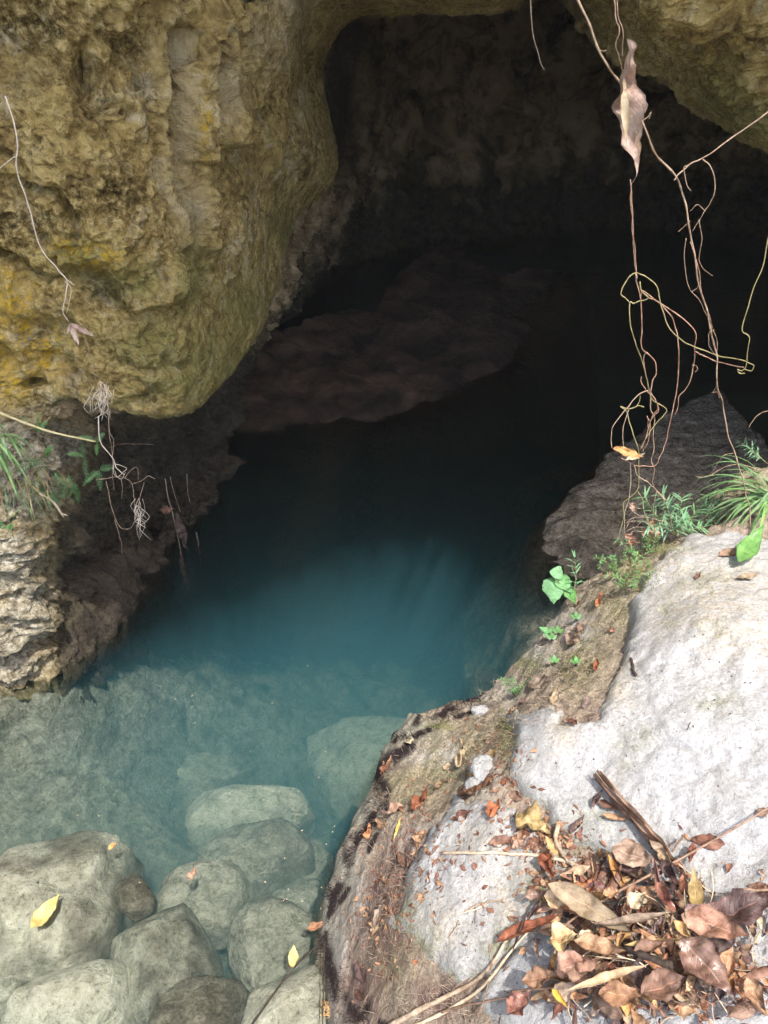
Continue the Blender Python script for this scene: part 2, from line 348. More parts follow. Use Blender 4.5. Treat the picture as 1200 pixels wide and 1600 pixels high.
def build_bed():
    XY, nx, ny = heightgrid(-3.2, 6.2, -1.2, 10.4, .028)
    z = BED(XY); P = np.c_[XY, z]
    sh = sstep(-1.6, -.3, z)
    z = z+fbm(P, 1.6, 5, .55, 4)*.20+(fbm(P, 3.4, 4, .55, 14, True)-.4)*.14+fbm(P, 11, 3, .6, 24)*.035
    z = np.minimum(z, -.035)
    m = mat_sub('pool_bed_stone', (.09, .088, .062), (.25, .25, .195), (.44, .44, .36), 1.0)
    o = mesh_obj('pool_bed', np.c_[XY, z], gridfaces(nx, ny), m, attrs=dict(dark=np.zeros(len(z))))
    tag(o, 'sunken rocky floor of the turquoise cave pool', None, None, 'structure')
build_bed()
def mat_water():
    k = NT('pool_water'); c = k.coord()
    nrm = k.bump(k.math('ADD', k.noise(c, 5, 2, .5), k.math('MULTIPLY', k.noise(c, 22, 2, .5), .35)), .16, .05)
    fr = k.n('Fresnel', {'IOR': 2.0, 'Normal': nrm})
    tr = k.n('BsdfTransparent', {'Color': (.98, 1, .99, 1)}); gl = k.n('BsdfGlossy', {'Roughness': .015, 'Normal': nrm, 'Color': (1, 1, 1, 1)})
    mx = k.n('MixShader', {0: fr.outputs[0]}); k.t.links.new(tr.outputs[0], mx.inputs[1]); k.t.links.new(gl.outputs[0], mx.inputs[2])
    k.t.links.new(mx.outputs[0], k.out.inputs['Surface'])
    sc = k.n('VolumeScatter', {'Color': (.19, .535, .69, 1), 'Density': .74, 'Anisotropy': .2})
    ab = k.n('VolumeAbsorption', {'Color': (.16, .66, .72, 1), 'Density': .50})
    ad = k.n('AddShader'); k.t.links.new(sc.outputs[0], ad.inputs[0]); k.t.links.new(ab.outputs[0], ad.inputs[1])
    k.t.links.new(ad.outputs[0], k.out.inputs['Volume'])
    k.m.volume_intersection_method = 'ACCURATE' if hasattr(k.m, 'volume_intersection_method') else None
    return k.m
def build_water():
    x0, x1, y0, y1, z0, z1 = -3.4, 6.4, -1.4, 10.6, -4.2, 0.0
    V = [(x, y, z) for z in (z0, z1) for y in (y0, y1) for x in (x0, x1)]
    F = [(0,2,3,1),(4,5,7,6),(0,1,5,4),(1,3,7,5),(3,2,6,7),(2,0,4,6)]
    o = mesh_obj('water', V, F, None, smooth=False)
    try: o.data.materials.append(mat_water())
    except Exception as e: print('water', e); raise
    tag(o, 'still blue-green water of the cave pool', None, None, 'structure')
build_water()

# ================================================================== the bank on the right
BANKP = [(*pz(x, y, z)[:2], z) for x, y, z in (
    (1060,845,.95),(1190,870,1.0),(1000,900,.92),(1100,950,1.0),(1200,1000,1.02),(950,1060,.88),(1100,1150,.98),(1200,1200,1.0),(830,1120,.78),
    (800,1200,.74),(950,1220,.85),(1000,1350,.84),(1150,1350,.92),(1200,1450,.95),(1000,1500,.85),(1200,1600,.95),(900,1600,.78),(750,1600,.62),
    (700,1300,.58),(640,1400,.50),(620,1450,.47),(740,1530,.62),(800,1400,.70),(1000,865,.86),(900,925,.70),(850,990,.58),(800,1035,.47),
    (770,1090,.34),(700,1120,.30),(640,1150,.24),(650,1250,.38),(600,1250,.26),(590,1210,.13),(560,1330,.22),(520,1420,.08),(540,1480,.18),
    (560,1560,.26),(515,1520,.05),(600,1600,.40),(880,1060,.74),(720,1200,.46))]
BANKP += [(.2,.35,.6),(.8,.2,.95),(1.5,.5,1.05),(2,1.5,1.12),(1.7,2.0,1.1),(2.6,2.2,1.1),(0,-.8,.85),(1,-1,1.1),(-1,-1,.5),(3.2,0,1.2),(-.5,.1,.3)]
BANK = TPS(BANKP, .004)
BOUT = [pz(x, y, z)[:2] for x, y, z in ((530,1630,.08),(512,1560,.04),(492,1490,.0),(490,1450,.0),(503,1400,.0),(545,1310,.0),(588,1215,.03),(598,1165,.08),(640,1112,.14),
    (700,1092,.24),(762,1082,.30),(775,1062,.35),(790,1037,.44),(822,1016,.50),(848,985,.57),(872,952,.62),(905,902,.71),(960,872,.80),(1000,850,.86),(1080,826,.95),(1130,800,.97),(1200,780,1.0))]
BOUT += [np.array(p) for p in ((2.1,2.4),(2.8,2.6),(3.6,2.4),(3.6,-1.6),(-1.6,-1.6),(-1.3,-.5),(-.5,.35),(-.28,.7))]
def bank_z(XY):
    z = BANK(XY); sd = sdpoly(XY, BOUT)
    P = np.c_[XY, z]
    sd = sd+.03*fbm(P, 7, 3, off=2)
    rough = fbm(P, 6, 5, .55, 8)*.045+fbm(P, 22, 4, .6, 18)*.018+fbm(P, 55, 2, .6, 19)*.006+(fbm(P, 11, 3, .6, 28, True)-.4)*.02
    edge = -.05*np.exp(-np.clip(sd, 0, 1)/.03)
    return np.where(sd > 0, z+rough+edge, z+rough-.05+np.maximum(sd*5.0, -2.0)), sd
def pick(fn, px, py, n=60):   # where a sight line first meets a height field
    px = np.atleast_1d(px).astype(float); py = np.atleast_1d(py).astype(float)
    R = FWD[None]+((px-600)/FPX)[:, None]*RGT+((800-py)/FPX)[:, None]*UPV
    t = np.full(len(px), 1.1); done = np.zeros(len(px), bool)
    for _ in range(220):
        P = CAM+t[:, None]*R; h = fn(P[:, :2]); done |= P[:, 2] <= h
        if done.all(): break
        t = np.where(done, t, t+np.clip((P[:, 2]-h)*.35, .004, .05))
    P = CAM+t[:, None]*R; P[:, 2] = fn(P[:, :2]); return P
BFN = lambda XY: bank_z(XY)[0]
def pixpoly(L, sub=4, jag=5.0, seed=0):
    r = np.random.default_rng(seed); L = np.array(L, float)
    Q = []
    for a, b in zip(L, np.roll(L, -1, 0)):
        for t in np.arange(sub)/sub:
            Q.append(a+(b-a)*t+(r.normal(size=2)*jag if t > 0 else 0))
    return np.array(Q)
def bpoly(L, **k):
    Q = pixpoly(L, **k); return pick(BFN, Q[:, 0], Q[:, 1])[:, :2]
BOULDER_PIX = [(1000,905),(1035,870),(1075,842),(1150,838),(1200,850),(1290,860),(1330,1100),(1330,1700),(1100,1760),(880,1690),(800,1640),(735,1560),(790,1500),(860,1440),(990,1345),
    (900,1330),(830,1260),(795,1210),(797,1110),(830,1115),(860,1105),(880,1125),(905,1140),(935,1130),(945,1080),(965,1045),(985,990)]
SLAB_PIX = [(690,1275),(735,1240),(790,1262),(850,1310),(905,1345),(1000,1350),(900,1430),(800,1500),(760,1530),(700,1535),(640,1480),(605,1455),(625,1395),(655,1330)]
KNOB_PIX = [(1000,1005),(985,960),(1010,930),(1060,905),(1120,905),(1160,925),(1210,935),(1260,960),(1260,1010),(1180,1040),(1100,1030)]
BOULDER_XY = bpoly(BOULDER_PIX, seed=1); SLAB_XY = bpoly(SLAB_PIX, seed=2)
def cap(XY, poly, hgt, soft, seed, drop=4.0):
    z = BANK(XY); P = np.c_[XY, z]
    sd = sdpoly(XY, poly)+.022*fbm(P, 15, 5, .65, seed)
    r = fbm(P, 2.6, 4, .5, seed+3)*.03+(np.abs(fbm(P, 5.5, 4, .55, seed+13))-.15)*.026+fbm(P, 12, 5, .6, seed+5)*.016+np.minimum(0, fbm(P, 26, 4, .65, seed+7)+.05)*.022
    up = hgt*(1-np.exp(-np.clip(sd, 0, 9)/soft))
    return np.where(sd > 0, z+r+up, z+r+np.maximum(sd*drop, -.35)), sd
CRACKS = [bpoly(c, sub=3, jag=3, seed=9+i)[:-3] for i, c in enumerate((
    [(985,1030),(1000,1060),(1010,1110),(1035,1150),(1080,1190),(1110,1215),(1125,1245)],
    [(1130,960),(1170,945),(1205,930),(1240,925)], [(1075,935),(1110,915),(1150,905),(1195,915)], [(870,1440),(840,1480),(800,1530)]))]
def crackmask(XY, w):
    m = np.zeros(len(XY))
    for L in CRACKS:
        for a, b in zip(L[:-1], L[1:]):
            e = b-a; t = np.clip(((XY-a)@e)/(e@e+1e-9), 0, 1)
            m = np.maximum(m, np.exp(-(((XY-a-t[:, None]*e)**2).sum(1))/w**2))
    return m
def boulder_z(XY):
    z, sd = cap(XY, BOULDER_XY, .034, .007, 50)
    px, py, _ = topix(np.c_[XY, z])
    z = z+.05*blobs(px, py, [(1120,990,110,55)])-.004*crackmask(XY, .005)*(fbm(np.c_[XY, z], 9, 2, off=77) > -.25)
    return z, sd
def slab_z(XY): return cap(XY, SLAB_XY, .05, .018, 90)
def sheet(name, fn, poly, mat, step, lo=-.05, attr=None):
    x0, y0 = poly.min(0)-.1; x1, y1 = poly.max(0)+.1
    x1 = min(x1, 2.4); y0 = max(y0, -.6)
    XY, nx, ny = heightgrid(x0, x1, y0, y1, step)
    z, sd = fn(XY); P = np.c_[XY, z]
    F = gridfaces(nx, ny); F = F[(sd[F] > lo).all(1)]
    use = np.unique(F); re = np.full(len(P), -1); re[use] = np.arange(len(use)); F = re[F]; P = P[use]
    # close the block: skirt and underside
    E = np.concatenate([F[:, [0,1]], F[:, [1,2]], F[:, [2,3]], F[:, [3,0]]])
    key = E[:, 0].astype(np.int64)*len(P)+E[:, 1]; rkey = E[:, 1].astype(np.int64)*len(P)+E[:, 0]
    be = E[~np.isin(key, rkey)]
    n = len(P); low = P-np.array([0, 0, .22])
    F2 = np.concatenate([F, F[:, ::-1]+n, np.c_[be[:, 1], be[:, 0], be[:, 0]+n, be[:, 1]+n]])
    PP = np.concatenate([P, low])
    at = attr(P, sd[use]) if attr else {}
    at = {k: np.concatenate([v, v]) for k, v in at.items()}
    return mesh_obj(name, PP, F2, mat, attrs=at)
WHITE = mat_white()
def boulder_attr(P, sd):
    px, py, _ = topix(P)
    return dict(tan=np.clip(blobs(px, py, [(1120,930,120,80),(1040,880,60,40),(1160,1000,90,50),(960,1060,40,60),(1060,960,60,40),(880,1150,30,30)])*.9, 0, 1),
                moss=np.clip(blobs(px, py, [(1110,985,30,20),(1040,950,20,30),(1120,1100,50,30),(930,1280,60,30),(1010,1150,30,20),(900,1320,40,20),(1100,905,50,20),(980,1180,30,40)])*.6+.5*np.exp(-np.clip(sd, 0, 1)/.012)*(px < 1010), 0, 1),
                crack=crackmask(P[:, :2], .006)*(fbm(P, 14, 2, off=7) > -.15))
def slab_attr(P, sd):
    px, py, _ = topix(P)
    return dict(tan=np.clip(blobs(px, py, [(800,1400,90,60),(760,1310,60,40),(860,1360,60,40),(700,1450,50,60)])*.8, 0, 1),
                moss=np.clip(blobs(px, py, [(640,1490,50,60),(700,1530,60,20),(630,1430,24,60),(850,1390,40,30),(790,1480,40,40)])*1.1, 0, 1), crack=crackmask(P[:, :2], .006))
o = sheet('boulder', boulder_z, BOULDER_XY, WHITE, .0065, attr=boulder_attr)
tag(o, 'huge greyish white limestone boulder with a cracked rough top filling the right bank', 'boulder')
o = sheet('boulder', slab_z, SLAB_XY, WHITE, .0055, attr=slab_attr)
tag(o, 'low pale rock slab with a green-stained lower edge beside the leaf pile', 'boulder')
def build_bank():
    XY, nx, ny = heightgrid(-.75, 1.75, .25, 2.45, .0062)
    z, sd = bank_z(XY); P = np.c_[XY, z]; px, py, _ = topix(P)
    B = lambda L: np.clip(blobs(px, py, L), 0, 1)
    def band(L, w):
        q = np.c_[px, py]; best = np.full(len(q), 1e9)
        for p0, p1 in zip(L[:-1], L[1:]):
            p0 = np.array(p0, float); e = np.array(p1)-p0
            t = np.clip(((q-p0)@e)/(e@e), 0, 1); best = np.minimum(best, np.linalg.norm(q-p0-t[:, None]*e, axis=1))
        return np.exp(-(best/w)**2)
    black = np.maximum.reduce([band([(690,1118),(720,1100),(760,1088)], 17), band([(765,1100),(720,1118),(670,1140),(640,1152),(615,1158)], 8), band([(640,1165),(605,1190),(588,1205),(600,1235),(596,1262)], 17),
        band([(590,1250),(578,1290),(560,1310),(545,1340)], 11), band([(580,1270),(590,1300),(575,1330)], 7), band([(530,1385),(520,1405),(512,1440)], 13), band([(545,1390),(530,1410)], 8),
        band([(505,1460),(512,1510),(530,1550),(560,1585)], 17), band([(560,1560),(590,1590),(610,1610)], 14), band([(660,1105),(650,1130)], 8), band([(625,1130),(610,1150)], 6)])*.82*(.5+.5*sstep(-.25, .12, fbm(P, 11, 3, off=15)))
    wet = np.clip(B([(640,1140,56,26),(600,1170,26,30),(570,1280,22,50),(540,1370,26,50),(515,1430,24,50)])*1.2+(1-sstep(-.02, .035, sd))*(py > 1090), 0, 1)
    green = np.clip(B([(680,1190,80,60),(790,1150,24,70),(980,900,60,50),(1040,860,40,16),(640,1230,60,40),(820,1030,36,20),(920,1010,40,60),(900,1050,30,40),(740,1180,40,60),(610,1500,50,70),(960,950,40,50)])*1.1, 0, 1)
    pale = np.clip(B([(790,1090,22,26),(755,1085,14,9),(745,1108,16,8),(700,1180,20,24),(650,1180,30,16),(755,1215,26,36),(860,960,24,26),(900,985,30,30),(650,1310,40,26),(560,1400,16,60),(530,1480,14,50),(840,1020,30,20)])*1.0, 0, 1)
    red = np.clip(B([(600,1450,60,90),(570,1540,50,60),(640,1340,40,40),(600,1380,40,50),(950,1120,40,20),(690,1560,60,40),(610,1190,20,16)])*1.15, 0, 1)
    o = mesh_obj('bank', P, gridfaces(nx, ny), mat_bank(), attrs=dict(black=black*(sd > -.06), wet=wet, green=green, pale=pale, red=red))
    tag(o, 'sloping earthy bank of soil, roots and worn stone along the pool edge', None, None, 'structure')
build_bank()
def ground_z(XY):
    z = bank_z(XY)[0]; a, sa = boulder_z(XY); b, sb = slab_z(XY)
    return np.maximum(z, np.maximum(np.where(sa > -.05, a, -9), np.where(sb > -.05, b, -9)))
# ground behind and beside the camera, out of view
def build_unseen_ground():
    XY, nx, ny = heightgrid(-5.5, 6.5, -9, 2.3, .12)
    z = np.maximum(BANK(XY)-.12, -.3); far = np.maximum(0, -.6-XY[:, 1]); z = np.where(far > 0, .9+far*.03, z)
    z = z+fbm(np.c_[XY, z], 1.2, 3, off=3)*.08
    z = np.where((XY[:, 1] > .3) & (XY[:, 0] < 1.7), -1.5, z)
    z = np.where((XY[:, 0] < -.4) & (XY[:, 1] > -1.2), -1.2, z)
    k = NT('forest_soil'); c = k.coord(); k.bsdf(k.ramp(k.noise(c, 6, 6, .7), (.35, (.22, .19, .14)), (.65, (.45, .4, .32))), .95)
    o = mesh_obj('ground', np.c_[XY, z], gridfaces(nx, ny), k.m); tag(o, None, None, None, 'structure')
build_unseen_ground()
# ================================================================== rock shelf under the water on the right
SHELF_XY = np.array([pz(x, y, -.12)[:2] for x, y in ((795,890),(800,860),(825,815),(870,780),(905,750),(940,712),(1000,672),(1070,640),(1180,605),(1300,560),(1500,540),(1500,900),(1250,1000),(900,1120),(800,1060),(790,960))])
SHELF = TPS([(*pz(x, y, z)[:2], z) for x, y, z in ((830,880,-.13),(900,800,-.07),(1000,720,-.05),(1150,660,-.04),(850,950,-.2),(1000,800,-.03),(1200,720,.0),(1300,650,-.02),(800,1000,-.4),(1000,950,-.12),(1400,800,0.03))], .01)
def shelf_z(XY):
    z = SHELF(XY); P = np.c_[XY, z]
    sd = sdpoly(XY, SHELF_XY)+.09*fbm(P, 2.5, 4, .55, 6)+.05*fbm(P, 8, 3, .6, 16)-.06
    r = fbm(P*np.array([.5, 1.6, 1]), 4.5, 5, .6, 33)*.09+(fbm(P*np.array([.45, 1.8, 1]), 7, 4, .6, 43, True)-.4)*.06
    return np.where(sd > 0, z+.075+r*.55+fbm(P, 9, 4, .6, 83)*.03+.05*sstep(.9, 0, sd)-.12*np.exp(-np.clip(sd, 0, 9)/.05), z-.12+r*2.2+fbm(P, 7, 4, .6, 73)*.10+np.maximum(sd*1.5, -2)), sd
m = mat_sub('shelf_stone', (.08, .068, .05), (.26, .225, .175), (.44, .39, .315), 1.0)
o = sheet('rock_shelf', shelf_z, np.clip(SHELF_XY, [-9, 0], [4.6, 9]), m, .016, lo=-.8, attr=lambda P, sd: dict(dark=np.clip(fbm(P*np.array([.45, 2, 1]), 5, 5, off=3)*2.0-.35, 0, .6)))
tag(o, 'broad dark grey-brown rock shelf half sunk in the shaded water behind the bank plants', 'rock')
# ================================================================== low reddish ledge added in place of the cave wall's reflection
REFLECTION_LEDGE_PIX = [(300,700),(345,612),(385,560),(440,536),(500,512),(552,500),(585,508),(605,474),(648,434),(670,412),(712,402),(745,418),(760,440),(800,440),(850,424),(920,420),(940,520),(860,600),(740,665),(600,705),(440,725),(300,735)]
LEDGE_XY = np.array([pz(x, y, .02)[:2] for x, y in REFLECTION_LEDGE_PIX])
LEDGE = TPS([(*pz(x, y, .02)[:2], z) for x, y, z in ((345,612,.10),(385,560,.14),(500,512,.15),(600,480,.15),(700,408,.16),(745,430,.11),(850,440,.04),(560,590,.07),(680,520,.08),(450,610,.07),(780,490,.05),(640,590,.03),(540,640,.015),(430,660,.02),(720,560,.015),(840,520,-.05),(800,580,-.12),(740,630,-.3),(600,675,-.3),(430,700,-.3),(600,720,-1.6),(440,735,-1.6),(860,610,-1.4),(300,740,-1.2),(950,500,-.6))], .008)
def reflection_ledge_z(XY):
    z = LEDGE(XY); P = np.c_[XY, z]; sd = sdpoly(XY, LEDGE_XY)+.14*fbm(P, 2.2, 5, .65, 61)
    r = fbm(P, 2.0, 5, .55, 63)*.07+(np.abs(fbm(P, 3.6, 4, .55, 67))-.15)*.06+fbm(P, 6, 5, .65, 65)*.07
    return np.where(sd > 0, z+r, z+r+np.maximum(sd*2.2, -2)), sd
k = NT('reflection_ledge_tone'); c = k.coord(); n = k.noise(c, 3.0, 7, .65, .6)
col = k.ramp(n, (.36, (.025, .016, .010)), (.48, (.095, .058, .038)), (.64, (.185, .122, .082)))
col = k.mix(k.rng(k.math('ADD', k.sep(c).outputs['Z'], k.math('MULTIPLY', k.math('SUBTRACT', n, .5), .3)), .13, -.03), col, k.ramp(n, (.36, (.012, .008, .006)), (.64, (.065, .043, .032))))   # darker towards the waterline, painting in the reflection's fade
k.bsdf(col, .8, k.bump(k.noise(c, 14, 6, .7), 1.0, .06), .25)
o = sheet('reflection_ledge', reflection_ledge_z, LEDGE_XY, k.m, .03, lo=-.2)
tag(o, 'added reddish-brown ledge standing in for the cave wall reflected in the dark water', 'rock')
# ================================================================== boulders in the shallows
def blob_rock(cx, cy, rx, ry, ztop, mat, label, seed, flat=.7, dark=0.0, rough=1.0, cat='boulder', name='boulder', ang=0.0, box=.0, n=120):
    c = pz(cx, cy, ztop-.05); d = (c-CAM)@FWD
    a = rx/FPX*d; yv = ry/FPX*d; dep = math.asin(min(.99, (CAM[2]-c[2])/np.linalg.norm(c-CAM)))
    hz = flat*a; b = max(.35*a, math.sqrt(max(1e-4, (yv**2-(hz*math.cos(dep))**2)))/math.sin(dep)) if yv > hz*math.cos(dep) else .6*a
    u = np.linspace(0, 2*math.pi, n, endpoint=False); v = np.linspace(.0008, math.pi-.0008, n//2)
    U, V = np.meshgrid(u, v, indexing='ij')
    S = np.c_[(np.sin(V)*np.cos(U)).ravel(), (np.sin(V)*np.sin(U)).ravel(), np.cos(V).ravel()]
    if box: S = S*(1-box)+box*np.sign(S)*np.abs(S)**.45
    N0 = S/np.linalg.norm(S, axis=1)[:, None]
    o3 = np.array([seed*3.1, seed*1.7, seed*.9])
    r = 1+rough*(fbm(N0, 1.1, 2, off=o3)*.30+fbm(N0, 2.4, 4, .5, o3+5)*.13+(fbm(N0, 3.1, 3, .5, o3+8, True)-.4)*.07+fbm(N0, 9, 4, .6, o3+2)*.035)
    fr = np.random.default_rng(seed*7+1); cut = np.full(len(S), 9.0)
    for _ in range(11):
        nd = fr.normal(size=3); nd[2] = abs(nd[2])*.8; nd /= np.linalg.norm(nd); q = N0@nd
        cut = np.minimum(cut, fr.uniform(.74, .98)/np.maximum(q, .05))
    r = np.where(cut < r, cut+(r-cut)*.25, r)+rough*fbm(N0, 6, 5, .6, o3+12)*.035
    P = S*r[:, None]*np.array([a, b, hz])
    ca, sa = math.cos(ang), math.sin(ang)
    P = np.c_[P[:, 0]*ca-P[:, 1]*sa, P[:, 0]*sa+P[:, 1]*ca, P[:, 2]]
    top = P[:, 2].max(); P += np.array([c[0], c[1], ztop-top])
    nu, nv = n, len(v)
    i = np.arange(nu)[:, None]; j = np.arange(nv-1)[None]
    F = np.stack([(i*nv+j), (i*nv+j+1), (((i+1) % nu)*nv+j+1), (((i+1) % nu)*nv+j)], -1).reshape(-1, 4)
    loc = np.array([c[0], c[1], ztop-top])
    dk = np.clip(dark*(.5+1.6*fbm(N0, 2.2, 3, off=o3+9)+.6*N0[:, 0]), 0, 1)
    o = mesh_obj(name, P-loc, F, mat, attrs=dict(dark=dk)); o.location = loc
    return tag(o, label, cat)
SB1 = mat_sub('pale_pool_stone', (.34, .325, .24), (.66, .635, .51), (.84, .80, .68), 1.0)
SB2 = mat_sub('grey_pool_stone', (.18, .175, .13), (.40, .39, .31), (.60, .58, .48), 1.1)
SB3 = mat_sub('brown_pool_stone', (.08, .07, .05), (.20, .175, .13), (.38, .35, .28), 1.2)
for a in (
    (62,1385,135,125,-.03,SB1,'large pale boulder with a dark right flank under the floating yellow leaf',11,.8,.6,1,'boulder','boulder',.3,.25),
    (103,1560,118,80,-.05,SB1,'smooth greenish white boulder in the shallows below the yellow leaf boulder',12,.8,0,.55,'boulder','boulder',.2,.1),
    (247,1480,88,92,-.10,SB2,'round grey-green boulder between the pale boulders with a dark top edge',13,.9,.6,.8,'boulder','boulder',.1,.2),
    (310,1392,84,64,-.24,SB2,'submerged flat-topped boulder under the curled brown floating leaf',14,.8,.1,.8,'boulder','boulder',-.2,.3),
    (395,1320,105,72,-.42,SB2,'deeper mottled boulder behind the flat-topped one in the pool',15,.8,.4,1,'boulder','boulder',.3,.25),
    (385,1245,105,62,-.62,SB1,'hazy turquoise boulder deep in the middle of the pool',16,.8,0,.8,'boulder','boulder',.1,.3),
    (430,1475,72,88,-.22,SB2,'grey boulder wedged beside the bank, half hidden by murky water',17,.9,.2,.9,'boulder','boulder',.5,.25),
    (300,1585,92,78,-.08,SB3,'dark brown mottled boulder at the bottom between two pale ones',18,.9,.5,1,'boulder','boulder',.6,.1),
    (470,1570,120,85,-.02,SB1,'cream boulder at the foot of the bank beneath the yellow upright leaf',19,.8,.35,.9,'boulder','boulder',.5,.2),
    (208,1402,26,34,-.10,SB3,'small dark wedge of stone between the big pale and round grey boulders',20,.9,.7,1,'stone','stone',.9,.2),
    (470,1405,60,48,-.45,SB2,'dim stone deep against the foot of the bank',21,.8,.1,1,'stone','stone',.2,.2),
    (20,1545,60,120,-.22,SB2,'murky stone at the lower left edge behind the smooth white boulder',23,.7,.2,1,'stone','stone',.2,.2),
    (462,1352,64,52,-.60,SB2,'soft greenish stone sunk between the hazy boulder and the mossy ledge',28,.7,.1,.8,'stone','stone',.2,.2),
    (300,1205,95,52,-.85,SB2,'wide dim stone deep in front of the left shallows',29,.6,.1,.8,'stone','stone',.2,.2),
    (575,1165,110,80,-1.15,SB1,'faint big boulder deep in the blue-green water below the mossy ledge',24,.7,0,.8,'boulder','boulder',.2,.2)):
    blob_rock(*a)
# ================================================================== quick look-up of the ground
_gx = np.arange(-.74, 1.76, .0075); _gy = np.arange(.2, 2.5, .0075)
_X, _Y = np.meshgrid(_gx, _gy, indexing='ij')
_GZ = ground_z(np.c_[_X.ravel(), _Y.ravel()]).reshape(_X.shape)
def gz(XY):
    fx = np.clip((XY[:, 0]-_gx[0])/.0075, 0, len(_gx)-1.001); fy = np.clip((XY[:, 1]-_gy[0])/.0075, 0, len(_gy)-1.001)
    i = fx.astype(int); j = fy.astype(int); a = fx-i; b = fy-j
    return _GZ[i, j]*(1-a)*(1-b)+_GZ[i+1, j]*a*(1-b)+_GZ[i, j+1]*(1-a)*b+_GZ[i+1, j+1]*a*b
def gp(px, py): return pick(gz, px, py)[0]
def gnorm(p, e=.02):
    q = np.array([[p[0]+e, p[1]], [p[0]-e, p[1]], [p[0], p[1]+e], [p[0], p[1]-e]]); z = gz(q)
    n = np.array([-(z[0]-z[1])/(2*e), -(z[2]-z[3])/(2*e), 1.0]); return n/np.linalg.norm(n)
# ================================================================== materials of leaves and stems
def mat_leaf(name, col, dark, vein, rough=.55, spots=.5, transl=0.0, spec=.35):
    if 'green' not in name and 'grass' not in name and name not in ('yellow_leaf', 'dry_skeleton_leaf'):
        f = lambda c, g: tuple(g*x**1.12 for x in c)
        col, dark, vein = f(col, .95), f(dark, .75), f(vein, .98)
    k = NT(name); uv = k.n('UVMap').outputs[0]; s = k.sep(uv); ob = k.coord()
    rnd = k.n('ObjectInfo').outputs['Random']
    sh = k.n('VectorMath', {0: ob}, operation='ADD'); k.t.links.new(rnd, sh.inputs[1])
    av = k.math('ABSOLUTE', k.math('SUBTRACT', s.outputs['Y'], .5))
    n = k.noise(sh.outputs[0], 40, 6, .7, .4); n2 = k.noise(sh.outputs[0], 180, 4, .7); n3 = k.noise(sh.outputs[0], 14, 3, .6)
    lat = k.math('ABSOLUTE', k.math('SUBTRACT', k.math('FRACT', k.math('MULTIPLY', k.math('SUBTRACT', s.outputs['X'], k.math('MULTIPLY', av, .45)), 11.0)), .5))
    lat = k.math('MULTIPLY', k.rng(lat, .10, .0), .55)
    mid = k.rng(av, .035, .012)
    v = k.math('MAXIMUM', lat, mid)
    base = k.mix(k.rng(n, .40, .62), dark, col)
    base = k.mix(k.math('MULTIPLY', k.rng(n3, .52, .68), .5), base, vein)
    hsv = k.n('HueSaturation', {'Hue': k.rng(rnd, 0, 1, .485, .515), 'Saturation': k.rng(rnd, 1, 0, .68, .98), 'Value': k.rng(k.math('FRACT', k.math('MULTIPLY', rnd, 7.3)), 0, 1, .72, 1.25), 'Color': base}).outputs[0]
    c = k.mix(k.math('MULTIPLY', v, .38), hsv, vein)
    c = k.mix(k.math('MULTIPLY', k.rng(n2, .37, .29), spots), c, tuple(.25*a for a in dark))
    edge = k.math('MULTIPLY', k.rng(k.math('ADD', av, k.math('MULTIPLY', n, .16)), .50, .60), .6)
    c = k.mix(edge, c, tuple(.55*a for a in dark))
    b = k.bsdf(c, rough, k.bump(k.math('ADD', k.math('MULTIPLY', v, -.8), k.math('MULTIPLY', n2, .5)), .6, .0025), spec)
    if name.startswith('dry'):               # eaten through: ragged holes
        hl = k.math('GREATER_THAN', k.math('ADD', k.noise(uv, 7, 4, .7, .8), k.math('MULTIPLY', k.rng(av, .30, .5), .14)), .655)
        hole = k.n('BsdfTransparent'); hm = k.n('MixShader', {0: hl})
    if transl:
        tl = k.n('BsdfTranslucent', {'Color': c}); mx = k.n('MixShader', {0: transl})
        k.t.links.new(b.outputs[0], mx.inputs[1]); k.t.links.new(tl.outputs[0], mx.inputs[2]); k.t.links.new(mx.outputs[0], k.out.inputs['Surface'])
        if name.startswith('dry'):
            k.t.links.new(mx.outputs[0], hm.inputs[1]); k.t.links.new(hole.outputs[0], hm.inputs[2]); k.t.links.new(hm.outputs[0], k.out.inputs['Surface'])
    return k.m
